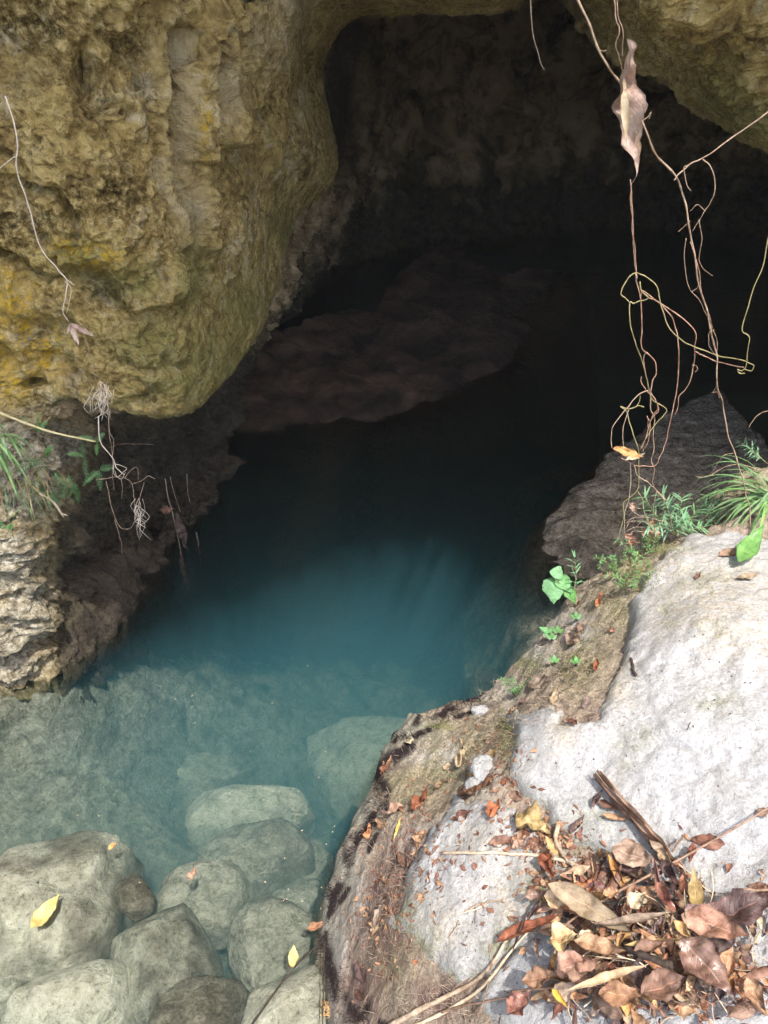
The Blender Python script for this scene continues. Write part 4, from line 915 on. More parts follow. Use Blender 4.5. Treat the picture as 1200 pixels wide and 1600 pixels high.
stick([(690,1590),(720,1580),(770,1572),(800,1566)], .003, .002, 'brown', 'dark twig over the palm stalks near the bottom', .02)
stick([(745,1600),(755,1570),(765,1530),(768,1500)], .0016, .001, 'brown', 'thin upright dark stem crossing the palm stalks', .02)
stick([(960,1515),(985,1535),(1015,1552),(1030,1557)], .006, .009, 'black', 'short black glossy seed pod in the lower part of the pile', .04, name='seed_pod', cat='seed pod')
stick([(985,1030),(988,1040),(989,1050),(993,1058)], .0035, .0045, 'black', 'short black twig like a worm on the upper boulder', .003)
stick([(1078,1130),(1073,1142)], .0012, .0009, 'black', 'tiny dark sliver on the open boulder surface', .002)
stick([(870,1215+80),(868,1320),(880,1345),(892,1362)], .006, .003, 'root', 'frayed bark root leaning at the top left of the pile', .01)
# bark strip (dry spathe) on the boulder
mb = MB()
A = [gp(x, y)+np.array([0, 0, .018]) for x, y in ((930,1220),(962,1258),(1000,1300),(1030,1335),(1048,1362))]
for i, (off, w_) in enumerate(((0, .020), (.010, .012), (-.010, .010), (.004, .008))):
    C_ = crom(np.array(A), np.linspace(0, 4, 26)); T = np.gradient(C_, axis=0); T /= np.linalg.norm(T, axis=1)[:, None]
    S_ = np.cross(T, [0, 0, 1.0]); S_ /= np.linalg.norm(S_, axis=1)[:, None]
    V = []; U = []
    for q in range(26):
        prof = math.sin(math.pi*(.12+.8*q/25))**.7
        for j in range(6):
            t = (j/5-.5)*2; V.append(C_[q]+S_[q]*(off*(1-.4*q/25)+t*w_*prof*.5)+np.array([0, 0, .006*i+.008*t*t*(1 if i % 2 else -1)+.004*math.sin(q*.8+i*2+j)])); U.append((q/25, j/5))
    mb.add(V, gridfaces(26, 6), np.array(U))
o = mb.obj('bark_strip', LM['bark'], None, A[0]); o.location = A[0]; tag(o, 'long frayed strip of brown bark lying on the white boulder above the pile', 'bark')
# straw needles inside the pile
r = np.random.default_rng(5)
sproto = []
for i in range(6):
    V, F = tube_geo([(-.045, 0, 0), (-.01, r.normal()*.006, .003), (.02, r.normal()*.008, 0), (.05, 0, 0)], .0013, .0009, 5)
    sproto.append([mesh_obj('twig', V, F, SM[('straw', 'root', 'brown')[i % 3]]), ('straw-coloured', 'grey-brown', 'dark brown')[i % 3], 0])
for k in range(150):
    px, py = r.normal(1000, 105), r.normal(1490, 65)
    if px < 845 or px > 1225 or py > 1625 or py < 1370 or ((px-1020)/180)**2+((py-1500)/135)**2 > 1: continue
    s = sproto[r.integers(6)]; o = s[0]
    if s[2]: o = s[0].copy(); COL.objects.link(o)
    s[2] += 1
    P = gp(px, py); a = r.uniform(0, 6.28); x = np.array([math.cos(a), math.sin(a), r.normal()*.25]); x, y, z = frame(x, np.array([0, 0, 1.0])); q = r.uniform(.45, 1.35)
    place(o, P+np.array([0, 0, .012+pile_h(px, py)*r.uniform(.4, 1.25)]), x*q, y*q, z*q)
    tag(o, 'short '+s[1]+' needle twig mixed into the litter pile', 'twig', 'needle twigs in the litter pile')
# small white stones on the slope
for px, py, rx, ry, lb in ((757,1204,22,20,'small bright white stone half buried by roots, upper of two'),(744,1232,17,18,'small bright white stone touching the broad rust leaf'),(752,1112,16,7,'flat white stone beside the black moss at the pool edge')):
    P = gp(px, py); d = (P-CAM)@FWD; a = rx/FPX*d; n = 40
    u = np.linspace(0, 2*math.pi, n, endpoint=False); v = np.linspace(.001, math.pi-.001, 22); Uu, Vv = np.meshgrid(u, v, indexing='ij')
    S = np.c_[(np.sin(Vv)*np.cos(Uu)).ravel(), (np.sin(Vv)*np.sin(Uu)).ravel(), np.cos(Vv).ravel()]
    S = S*(1+.35*fbm(S, 1.6, 4, off=px))[:, None]*np.array([a, a*1.2*ry/rx, a*.6])
    i = np.arange(n)[:, None]; j = np.arange(21)[None]; F = np.stack([(i*22+j), (i*22+j+1), (((i+1) % n)*22+j+1), (((i+1) % n)*22+j)], -1).reshape(-1, 4)
    o = mesh_obj('stone', S, F, WHITE, attrs=dict(tan=np.zeros(len(S)), moss=np.zeros(len(S)), crack=np.zeros(len(S)))); o.location = P+np.array([0, 0, .004]); tag(o, lb, 'stone')
# ------------------------------------------------------------------ things floating on the water
fl = lambda z: (lambda px, py: pz(px, py, z))
def floater(px, py, L, Wd, ang, mat, label, **k): return ground_leaf(px, py, L, Wd, ang, mat, label, surf=fl(.0015), name='floating_leaf', group='leaves floating on the pool', **k)
floater(73,1426,66,23,52,'yellow','big yellow leaf with brown specks floating over the pale boulder', curl=.25, roll=.4, wave=.02, lift=.004, base=.8)
floater(302,1368,30,16,70,'pink','curled pinkish-brown leaf floating above the flat-topped sunken boulder', curl=2.2, roll=1.2, twist=.8, wave=.1)
floater(176,1323,16,7,40,'ochre','tiny ochre leaf floating right of the big pale boulder', curl=.4, roll=.5)
floater(495,1449,30,14,20,'orange','orange and cream leaf stranded at the water edge under the bank', curl=.6, roll=.8)
floater(459,1498,34,15,88,'yellow','small upright yellow leaf caught on the dark stick in the water', curl=.3, roll=.5, lift=.012)
floater(12,1062,26,6,5,'orange','thin orange leaf floating against the foot of the left rock', curl=.4, roll=.5)
mb = MB(); r = np.random.default_rng(12)
for k in range(46):
    px, py = (r.uniform(120, 560), r.uniform(1000, 1400)) if k % 3 else (r.uniform(440, 570), r.uniform(1190, 1420))
    V, F, U = leaf_geo(r.uniform(.003, .009), .0035, .4, .4, 0, 0, nu=4, nv=3); a = r.uniform(0, 6.28); c, s = math.cos(a), math.sin(a)
    mb.add(pz(px, py, .0015)+np.c_[V[:, 0]*c-V[:, 1]*s, V[:, 0]*s+V[:, 1]*c, V[:, 2]], F, U)
tag(mb.obj('floating_debris', LM['cream']), 'pale specks of plant debris drifting on the pool', None, None, 'stuff')
def wstick(pts, r0, r1, mat, label):
    P = [pz(x, y, z) for x, y, z in pts]; V, F = tube_geo(P, r0, r1, 6, wig=.002, seed=int(pts[0][0])); o = mesh_obj('twig', V-P[0], F, SM[mat]); o.location = P[0]; tag(o, label, 'twig')
wstick([(390,1606,.02),(430,1550,.012),(462,1510,.012),(490,1483,.03),(506,1470,.06)], .0028, .002, 'black', 'thin black stick slanting out of the water against the bank')
wstick([(504,1606,.05),(505,1560,.05),(506,1510,.06),(508,1468,.10)], .0016, .0012, 'black', 'thin dark stem upright at the lower edge beside the black stick')
wstick([(505,1545,.05),(520,1549,.05),(532,1556,.07)], .0022, .0016, 'black', 'short dark twig sticking from the bank foot')
mb = MB()
for k in range(90):
    V, F = tube_geo([pz(526+r.normal()*11, 1577+r.normal()*9, .03+r.uniform(0, .02)) for _ in range(3)], .0009, .0007, 4, 6); mb.add(V, F)
tag(mb.obj('fibre_tuft', mat_stem('orange_fibre', (.42, .22, .08), (.65, .42, .2))), 'loose tuft of orange-brown plant fibre on the cream boulder', 'fibre')
# ------------------------------------------------------------------ black moss and root fibres on the bank
def fuzz(name, label, mat, spots, n, ln, rad, seed, droop=.3, flat=False):
    r = np.random.default_rng(seed); mb = MB()
    for k in range(n):
        cx, cy, sx, sy = spots[r.integers(len(spots))]; px, py = r.normal(cx, sx), r.normal(cy, sy)
        P = gp(px, py); N = gnorm(P, .02); d = N*(0.15 if flat else .8)+r.normal(size=3)*(.8 if flat else .55); d /= np.linalg.norm(d); L = r.uniform(*ln)
        if flat: d[2] = abs(d[2])*.2+gnorm(P)[2]*0
        Q = [P-N*.002+np.array([0, 0, .001]), P+d*L*.5+N*.003, P+d*L-np.array([0, 0, droop*L])+N*.003]
        V, F = tube_geo(Q, rad, rad*.35, 3, 4); mb.add(V, F)
    tag(mb.obj(name, mat), label, None, None, 'stuff')
MOSS = mat_stem('black_moss', (.012, .008, .008), (.06, .038, .036))
fuzz('moss', 'black hairy moss fringing the wet edge of the bank', MOSS, [(600,1195,11,14),(590,1215,6,10),(592,1240,6,14),(700,1108,16,7),(735,1098,15,5),(690,1122,16,4),(640,1152,12,3),(580,1280,6,14),(560,1312,7,9),(520,1400,5,13),(505,1480,5,14),(525,1545,8,14),(560,1590,10,8),(545,1340,5,10)], 1300, (.006, .018), .0009, 21)
fuzz('root_fibres', 'thin dry rootlets matted over the earthy bank', SM['root'], [(760,1170,24,30),(880,1020,40,40),(900,1070,40,24),(680,1190,40,40),(640,1250,40,40),(780,1100,16,24),(930,970,30,40),(620,1360,30,50),(600,1480,26,50),(850,1120,40,14),(700,1560,40,20)], 1200, (.02, .06), .0008, 22, .1, True)
fuzz('moss', 'short yellow-green moss dotted on the earthy ledge', mat_stem('green_moss', (.14, .15, .04), (.36, .36, .14)), [(975,880,22,18),(1000,900,14,12),(830,1035,14,12),(790,1140,10,26),(900,1030,20,20),(690,1135,14,5),(1040,858,20,6),(690,1195,30,26)], 1500, (.004, .010), .0009, 23)
# ------------------------------------------------------------------ green plants
def blade_geo(base, d, L, w, droop, n=9, twist=0.):
    d = np.asarray(d, float); d /= np.linalg.norm(d); P = [np.asarray(base, float)]; dd = d.copy()
    for i in range(n-1):
        P.append(P[-1]+dd*L/(n-1)); dd = dd+np.array([0, 0, -droop/(n-1)*(1+i*.35)]); dd /= np.linalg.norm(dd)
    P = np.array(P); T = np.gradient(P, axis=0); S = np.cross(T, [0, 0, 1.0]); S /= np.linalg.norm(S, axis=1)[:, None]+1e-6
    N = np.cross(S, T); N /= np.linalg.norm(N, axis=1)[:, None]+1e-6; V = []; U = []
    for i in range(n):
        u = i/(n-1); ww = w*.5*(min(1, .45+u*2)*(1-u**2.2)+.02)
        for v in (-1, 0, 1): V.append(P[i]+S[i]*v*ww+N[i]*abs(v)*ww*.35); U.append((u, v*.5+.5))
    return np.array(V), gridfaces(n, 3), np.array(U)
def grass_clump(base, n, L, w, label, dirs, seed, mat='grass', droop=(.8, 1.6), name='grass_clump', spread=.03, cat='grass clump'):
    r = np.random.default_rng(seed); e = empty(name, base, label, cat)
    for k in range(n):
        d = np.array(dirs[k % len(dirs)], float)+r.normal(size=3)*.22
        V, F, U = blade_geo(r.normal(size=3)*spread*np.array([1, .6, .5]), d, r.uniform(*L), w*r.uniform(.7, 1.2), r.uniform(*droop))
        mesh_obj('blade', V, F, LM[mat], e, uv=U)
    return e
GR = cp(1208, 775, 2.60)
grass_clump(GR, 34, (.16, .31), .010, 'clump of arching strap grass hanging over the far right rocks', [(-1,0,.45),(-1,-.2,.25),(-.9,.2,.7),(-.8,-.5,.15),(-1,-.1,.05),(-.6,-.6,.0),(-.7,.1,.9)], 31, droop=(.5, 1.3))
grass_clump(cp(1222, 870, 2.5), 10, (.12, .22), .008, 'smaller tuft of grass below the arching clump on the far right', [(-.8,-.2,.8),(-.5,-.3,1),(-1,0,.4)], 32, droop=(.6, 1.3))
GL = cp(-14, 690, 2.72)
grass_clump(GL, 22, (.12, .24), .011, 'tuft of strap-leaved grass growing from the left wall at the picture edge', [(.7,-.5,.5),(.8,-.4,.15),(.5,-.6,.0),(.9,-.2,.6),(.2,-.7,.3)], 33, droop=(1.2, 2.4))
grass_clump(cp(45, 745, 2.80), 26, (.07, .16), .0035, 'thin drooping tuft of part-dry grass below the ferns on the left wall', [(.3,-.5,.3),(.5,-.4,0),(-.2,-.5,.2),(.1,-.4,-.4)], 34, 'olive', (1.8, 3.0), spread=.045)
grass_clump(cp(30, 765, 2.84), 20, (.08, .18), .0035, 'thin green grass trailing down the left wall under the strap-leaved tuft', [(.2,-.5,.2),(.3,-.4,-.3),(-.2,-.5,0)], 35, 'grass', (1.8, 3.0), spread=.05)
def shrub(base, stems, label, seed, L=.04, w=.006, mat='bluegreen', name='shrub', nl=12, cat='shrub', R=.0016):
    r = np.random.default_rng(seed); e = empty(name, base, label, cat)
    for st in stems:
        P = crom(np.array([np.zeros(3)]+[np.array(q, float)-base for q in st]), np.linspace(0, len(st), 14))
        V, F = tube_geo(P, R, R*.6, 5, 14); mesh_obj('stem', V, F, SM['green'], e)
        mb = MB()
        for k in range(nl):
            t = .25+.75*k/(nl-1); i = min(12, int(t*13)); b = P[i]+(P[i+1]-P[i])*(t*13-i); T = P[i+1]-P[i]; T /= np.linalg.norm(T)
            for q in range(2 if k < nl-1 else 4):
                a = k*2.4+q*math.pi+r.normal()*.3; x = np.cross(T, [.3, .2, 1]); x /= np.linalg.norm(x); y = np.cross(T, x)
                d = T*r.uniform(.5, .9)+(x*math.cos(a)+y*math.sin(a)); V, F, U = blade_geo(b, d, L*r.uniform(.7, 1.15), w, .35, 6); mb.add(V, F, U)
        mb.obj('foliage', LM[mat], e)
    return e
def up(px, py, d, q): return [cp(px, py, d)]+q
shrub(cp(1055,838,2.62), [[cp(1030,812,2.60),cp(1008,778,2.58)],[cp(1045,800,2.6),cp(1035,775,2.58)],[cp(1062,805,2.6),cp(1065,780,2.6)],[cp(1075,815,2.62),cp(1092,795,2.64)],[cp(1078,828,2.6),cp(1100,824,2.6)],[cp(1038,825,2.56),cp(1015,822,2.52)],[cp(1060,822,2.55),cp(1068,812,2.5)],[cp(1048,815,2.64),cp(1048,788,2.68)]],
    'bushy narrow-leaved green plant growing on the rock edge behind the boulder', 41, .05, .0075, nl=11)
shrub(cp(1118,838,2.70), [[cp(1116,805,2.7),cp(1110,778,2.7)],[cp(1108,810,2.68),cp(1102,790,2.66)],[cp(1124,800,2.72),cp(1132,775,2.72)]], 'slim narrow-leaved plant drooping left of the mossy rock', 42, .05, .0065, nl=10)
shrub(cp(1200,725,2.75), [[cp(1180,708,2.75),cp(1158,692,2.75)],[cp(1182,710,2.72),cp(1172,700,2.7)]], 'narrow-leaved sprig reaching in above the grass at the far right', 43, .035, .006, nl=9)
shrub(gp(897,945), [[cp(896,925,2.66),cp(900,900,2.62),cp(898,872,2.6)]], 'upright narrow-leaved sprig behind the broad-leaved seedling', 44, .042, .006, nl=9)
for i, (px, py, h, lb) in enumerate(((985,885,40,'small herb with tiny leaves at the ledge corner under the vines'),(1005,895,34,'small herb between the vine ends and the boulder'),(965,905,34,'small herb at the left of the ledge corner patch'),(950,895,24,'tiny herb leaning out over the water at the ledge'),(998,925,30,'small herb on the green soil left of the boulder corner'),(975,925,26,'tiny herb lowest in the ledge corner patch'),(808,1088,26,'tiny bright herb at the tip of the ledge'),(1015,870,30,'small herb beside the top corner of the boulder'))):
    b = gp(px, py); d = (b-CAM)@FWD; r = np.random.default_rng(60+i)
    shrub(b, [[cp(px+r.normal()*8, py-h*.5, d-.02), cp(px+r.normal()*16, py-h, d-.03)] for _ in range(4)], lb, 60+i, .014, .005, 'fresh', 'herb', 7, 'herb', .0009)
def broad_plant(px, py, leaves, label, name='seedling', col='fresh'):
    b = gp(px, py); d0 = (b-CAM)@FWD; e = empty(name, b, label, 'seedling')
    for (lx, ly, L, Wd, ang, tl) in leaves:
        c = cp(lx, ly, d0-.03); t = math.radians(ang); x = RGT*math.cos(t)+UPV*math.sin(t); n = -FWD+np.array([0, 0, .9])+RGT*tl; n /= np.linalg.norm(n)
        x = x-n*(x@n); x, y, z = frame(x, n); Lm, Wm = L/FPX*d0*1.1, Wd/FPX*d0*1.1
        V, F, U = leaf_geo(Lm, Wm, -.5, -.35, 0, .02, .55, .85, seed=int(lx)); Vw = c+V[:, :1]*x+V[:, 1:2]*y+V[:, 2:]*z
        mesh_obj('leaf', Vw-b, F, LM[col], e, uv=U)
        V, F = tube_geo([np.zeros(3), (Vw[4]-b)*.5+np.array([0, 0, .008]), Vw[4]-b], .0014, .001, 5); mesh_obj('stem', V, F, SM['green'], e)
broad_plant(902,948,[(872,893,22,20,60,.2),(866,922,40,34,-95,.0),(884,912,30,26,-60,.3),(893,930,26,20,-75,.4)],'broad-leaved green seedling leaning out over the water at the ledge edge')
broad_plant(862,993,[(850,983,15,9,150,0),(862,984,15,9,60,0),(853,990,10,8,200,0)],'tiny bright green seedling at the edge of the ledge')
for i, (px, py) in enumerate(((866,1036),(900,1038),(805,1085),(872,990),(900,968),(862,1000))):
    broad_plant(px, py, [(px-5, py-5, 10, 6, 150, 0), (px+5, py-5, 10, 6, 40, 0), (px, py-9, 9, 6, 90, 0)], ('two-leaved sprout on the bare middle of the ledge','sprout on the mossy patch of the ledge','sprout near the tip of the ledge by the tiny bright herb','sprout just left of the broad salmon leaf','sprout above the broad salmon leaf','sprout beside the tiny bright green seedling')[i], 'sprout')
def fern(px, py, d, fronds, label, seed):
    b = cp(px, py, d); e = empty('fern', b, label, 'fern'); r = np.random.default_rng(seed)
    for (dx, dy, L) in fronds:
        L *= 1.7
        dirv = RGT*dx+UPV*dy-FWD*.55; dirv /= np.linalg.norm(dirv); n = 14; P = [np.zeros(3)]; dd = dirv.copy()
        for i in range(n): P.append(P[-1]+dd*L/n); dd = dd+np.array([0, 0, -.05]); dd /= np.linalg.norm(dd)
        P = np.array(P); mb = MB(); V, F = tube_geo(P, .0009, .0005, 4, n); mb.add(V, F)
        for i in range(2, n+1):
            T = P[i]-P[i-1]; T /= np.linalg.norm(T); S = np.cross(T, -FWD); S /= np.linalg.norm(S); l = L*.20*math.sin(math.pi*(.12+.85*i/n))**.8
            for s in (-1, 1):
                V, F, U = blade_geo(P[i], S*s+T*.45, l*r.uniform(.85, 1.1), .0034, .3, 4); mb.add(V, F, U)
        mb.obj('frond', LM['fresh'], e)
for i, a in enumerate(((62,676,2.86,[(.1,1,.05),(-.5,.8,.05),(.5,.7,.04)],'small fern above the green cane on the left wall'),(70,716,2.90,[(-.6,-.2,.07),(-.2,-.9,.08),(.4,.5,.05)],'light green fern just under the green cane on the left wall'),(62,742,2.92,[(-.3,-.8,.08),(.3,-.9,.06)],'fern with a hanging frond below the cane fern'),
    (85,738,2.92,[(.2,-.9,.09),(.6,-.3,.05)],'fern with a long frond in the middle of the left wall'),(133,715,2.92,[(0,.9,.04),(.2,-.8,.05),(-.5,.3,.04)],'small fern right of centre on the sunlit left wall'),(155,735,2.90,[(.7,.3,.05),(.2,-.7,.05),(-.5,-.4,.05)],'fern at the shadow edge of the left wall'),
    (108,742,2.94,[(-.2,-.9,.06),(.4,-.6,.05)],'fern low on the sunlit left wall'),(152,692,2.84,[(-.5,.4,.04),(.4,.5,.04),(.1,-.7,.03)],'tiny fern at the end of the green cane'),(118,755,2.95,[(.3,-.8,.05),(-.3,-.7,.04)],'lowest small fern on the sunlit left wall'),(82,768,2.95,[(0,-.9,.04),(.5,-.5,.04)],'tiny fern beside the thin drooping grass'),(10,835,3.0,[(.4,.5,.05),(.6,-.2,.05),(0,.7,.04)],'little fern at the left picture edge above the wet rock'))):
    fern(*a, 80+i)
# ------------------------------------------------------------------ hanging vines
def vine(pts, Y, r0, r1, mat, label, name='vine', group='tangled vines hanging at the right', cat='vine', k=6, wig=.0022, dens=6, kids=()):
    P = [pY(q[0], q[1], q[2] if len(q) > 2 else Y) for q in pts]
    V, F = tube_geo(P, r0*.82, r1*.70, k, n=len(P)*dens, wig=wig, seed=int(pts[0][0]*3+pts[-1][1]))
    o = mesh_obj(name, V-P[0], F, SM[mat]); o.location = P[0]; tag(o, label, cat, group)
    for kp in kids:
        K = [pY(q[0], q[1], q[2] if len(q) > 2 else Y)-P[0] for q in kp]; V, F = tube_geo(K, .0011, .0007, 5, n=len(K)*5, wig=.002, seed=int(kp[0][1])); mesh_obj('tendril', V, F, SM[mat], o)
    return o
YR = 2.02
vine([(958,-60),(960,0),(962,30),(968,48),(962,70),(968,92),(972,110)],YR,.0022,.002,'pale','twisted pale cord from which the dry leaf hangs')
vine([(966,-60),(964,0),(966,25),(972,42),(973,60),(972,90)],YR+.01,.0016,.0015,'pale','second thinner cord beside the one holding the dry leaf')
vine([(985,280),(988,325),(988,360),(992,390),(994,425),(993,440)],YR,.0019,.0019,'red','reddish cord running from the dry leaf down to the green knot')
vine([(986,285),(985,320),(990,355),(989,385),(993,420),(996,436)],YR+.015,.0014,.0014,'pale','pale cord twined with the reddish one below the dry leaf')
vine([(893,-30),(902,0),(920,35),(935,75),(950,105),(970,130),(990,162),(1005,195),(1025,240),(1055,275),(1067,305),(1075,340),(1080,375),(1087,410),(1093,450),(1105,485),(1110,515),(1120,555),(1120,575),(1121,602),(1128,625),(1132,650),(1137,680),(1146,702),(1153,725),(1160,747),(1165,770),(1171,792),(1172,812),(1171,838)],2.06,.0034,.0026,'pale','longest tan vine, passing behind the dry leaf down to the boulder',
     kids=([(935,78),(942,80),(948,78)],[(1003,190),(1012,182),(1017,175),(1013,188)],[(1078,345),(1068,355),(1060,362)],[(1120,602),(1115,612),(1112,613)],[(1125,622),(1120,612),(1114,615)]))
vine([(1240,150),(1200,176),(1165,200),(1130,225),(1100,246),(1080,256),(1060,273),(1053,282)],2.05,.0024,.0024,'pale','straight vine coming in from the right to join the longest one', kids=([(1075,258),(1068,265),(1074,290),(1080,299)],))
vine([(1098,249),(1108,258),(1117,280),(1115,305),(1106,322),(1095,340),(1082,362)],2.03,.0018,.0012,'pale','looping tendril under the straight vine on the right', kids=([(1102,330),(1090,320),(1078,330)],[(1092,343),(1096,375),(1092,405),(1100,420),(1113,431)]))
vine([(1072,372),(1069,405),(1074,440),(1080,455),(1090,448),(1095,440)],2.05,.0012,.001,'pale','hair-thin loop to the left of the longest vine', kids=([(1080,455),(1092,468),(1100,485),(1106,495)],))
vine([(1078,378),(1086,400),(1093,430),(1096,455),(1100,470),(1110,500),(1112,520),(1117,540),(1122,556)],2.045,.0014,.0014,'red','thin reddish vine wound round the longest one')
vine([(1116,515),(1108,522),(1108,540),(1118,552),(1120,530),(1112,508)],2.05,.0011,.001,'pale','fine curl of vine on the longest one at mid height')
vine([(1204,355),(1200,375),(1192,415),(1176,454),(1168,483),(1160,515),(1171,527),(1168,545),(1166,570),(1160,580),(1153,577),(1155,583),(1164,583)],1.98,.0022,.002,'green','single greenish vine at the far right ending in a hook')
vine([(984,473),(978,466),(970,460),(973,449),(982,434),(993,427),(1006,431),(1024,443),(1029,456),(1031,470),(1038,494),(1049,517),(1065,532),(1085,542),(1121,555),(1155,562),(1168,566),(1178,572),(1173,579),(1162,576)],YR-.02,.0021,.002,'green','green loop that runs from the knot across to the hooked vine')
vine([(1002,462),(1004,454),(1027,470),(1056,489),(1085,516),(1085,544),(1085,562),(1080,589),(1072,607),(1062,618),(1060,634),(1054,648)],YR,.0022,.0015,'red','angular reddish vine stepping down to the right of the knot', kids=([(1081,570),(1088,572),(1090,578),(1085,581)],))
vine([(1086,549),(1100,556),(1121,565),(1150,572),(1162,574)],YR-.01,.0020,.0020,'red','short level vine joining the angular one to the hooked end')
vine([(1013,465),(1029,472),(1047,492),(1057,517),(1060,546),(1060,580),(1056,616),(1049,647),(1043,679),(1038,698),(1031,714),(1023,728),(1008,728),(993,727),(970,716)],YR+.01,.0022,.002,'red','smooth reddish vine bowing down and back under the tangle')
vine([(993,427),(995,445),(1000,463),(1003,494),(1002,526),(1003,544),(1015,555),(1023,566),(1025,585),(1020,593),(1017,607),(1018,616),(1024,625),(1028,638),(1020,650),(1010,680),(1003,702)],YR-.01,.0021,.002,'red','reddish vine with a bulging bend in the middle of the tangle')
vine([(1000,440),(1002,455),(1013,466),(1000,470),(990,474),(984,473),(984,501),(992,533),(1002,560),(1009,585),(1014,609),(1020,625),(1040,638),(1038,648),(1027,659),(1011,681),(999,703)],YR,.0022,.002,'green','long green vine on the left side of the tangle')
vine([(1012,550),(1006,556),(1006,570),(1009,585)],YR-.005,.0014,.0013,'red','tiny vine link beside the bulging bend')
vine([(1002,588),(1001,595),(1006,605),(1014,614),(1022,622),(1028,634),(1027,645),(1019,652),(1012,668),(1013,655)],YR+.005,.0018,.0015,'red','small hairpin of vine in the centre of the tangle')
vine([(1013,610),(997,617),(984,632),(977,641),(959,663),(955,677),(956,700)],YR-.02,.0020,.0018,'pale','arched vine on the far left of the tangle')
vine([(1006,636),(997,634),(989,637),(982,639),(969,635),(978,642),(984,661),(991,683),(997,702),(998,736),(997,763),(984,777),(974,786),(975,806),(970,826),(968,840),(975,845)],YR,.0021,.0018,'green','greenish vine from the crossing point down to the ledge')
vine([(1000,615),(999,626),(995,634),(989,637)],YR-.015,.0014,.0013,'green','short green link above the crossing point')
vine([(982,641),(973,670),(974,702)],YR-.01,.0017,.0016,'pale','short pale vine inside the arch at left of the tangle')
vine([(1017,614),(1017,638),(1022,654),(1020,677),(1021,700),(1018,720),(1023,734),(1020,747),(1020,757),(1029,770),(1042,783)],YR+.02,.0023,.002,'pale','knobbly vine straight down the middle to the bushy plant')
vine([(1011,650),(1016,664),(1012,690),(1004,706)],YR+.01,.0018,.0016,'red','short reddish vine in the lower centre of the tangle')
vine([(985,722),(985,754),(982,781),(976,801),(976,838)],YR+.02,.0022,.0018,'root','brown vine from the yellow leaf down to the ledge')
vine([(991,726),(997,743),(1013,754),(1024,765),(1042,783)],YR+.03,.0020,.0018,'pale','diagonal vine from the yellow leaf to the bushy plant')
vine([(997,768),(1004,781),(1006,797),(1012,815),(1022,822)],YR+.04,.0016,.0012,'green','thin green vine ending above the tan hanging leaf')
vine([(1026,768),(1022,785),(1020,815),(1026,840)],YR+.05,.0017,.0014,'pale','vine end dropping beside the tan hanging leaf')
vine([(978,818),(988,810),(1006,808),(1027,812),(1043,817),(1048,828),(1046,840)],YR+.06,.0014,.0011,'root','dry arching stem low over the ledge', kids=([(980,830),(990,824),(1010,824)],[(978,826),(985,815),(1000,815)],[(990,800),(1000,806),(1012,804)],[(984,838),(990,830),(1006,831),(1018,826)],[(982,806),(992,796),(1004,794)],[(995,822),(1003,815),(1016,818),(1026,822)]))
vine([(1088,744),(1105,745),(1121,736),(1137,728),(1160,726),(1190,735)],2.25,.0018,.0014,'pale','thin pale stalk curving out over the water from the right grass')
vine([(1090,746),(1108,742),(1122,722),(1132,711),(1146,708)],2.22,.0013,.0011,'pale','finer stalk curving above the thin pale stalk')
vine([(1170,668),(1178,655),(1190,645),(1205,641)],2.2,.0016,.0014,'pale','grey arc of dead stem at the right edge above the narrow-leaved sprig')
vine([(828,-40),(829,0),(831,40),(838,75),(845,98),(851,111)],2.6,.0022,.0012,'root','lone thin root hanging from the cave roof','root',None,'root')
# dry leaves caught in the vines
def hung_leaf(a, b, Y, Wd, mat, label, roll=.8, twist=.5, wave=.1, curl=.3, face=0., base=.8, tip=1.1, parts=True):
    A, B = pY(*a, Y), pY(*b, Y); x = B-A; L = np.linalg.norm(x); n = -FWD+RGT*face; n = n-x*(n@x)/(L*L); x, y, z = frame(x, n/np.linalg.norm(n))
    d = ((A+B)/2-CAM)@FWD; V, F, U = leaf_geo(L, Wd/FPX*d*1.15, curl, roll, twist, wave, base, tip, 34, 15, seed=int(a[0]), crum=.26)
    o = mesh_obj('hanging_leaf', V, F, LM[mat], uv=U); place(o, (A+B)/2, x, y, z); tag(o, label, 'leaf'); return o
h = hung_leaf((970,66),(986,288),YR-.01,44,'dry','large torn dry leaf hanging upright from the cord before the dark cave',1.25,.9,.14,.3,.2,.62,1.15)
h2 = leaf_geo(.17, .030, .3, 1.1, .5, .12, seed=8); q = mesh_obj('torn_flap', h2[0]+np.array([-.02, -.014, .010]), h2[1], LM['cream'], h, uv=h2[2])
h2 = leaf_geo(.09, .022, .5, 1.3, .8, .15, seed=9); q = mesh_obj('torn_flap', h2[0]+np.array([.075, .014, .008]), h2[1], LM['cream'], h, uv=h2[2])
hung_leaf((954,700),(1006,714),YR-.03,13,'ochre','yellow dry leaf lying level in the vine tangle',.9,.5,.1,.5)
hung_leaf((1008,708),(976,718),YR,12,'cream','cream shrivelled leaf under the yellow one in the vines',1.2,.6,.1,.8)
hung_leaf((1022,812),(1012,852),YR+.08,24,'tan','tan dry leaf hanging straight above the ledge corner',.6,.2,.04,.2)
hung_leaf((978,834),(992,852),YR+.06,18,'pink','curled pink-brown leaf hanging left of the tan one',1.3,.8,.12,1.0)
hung_leaf((982,786),(994,800),YR+.05,12,'pink','small pinkish dry leaf in the lower part of the vines',.9,.6,.1,.6)
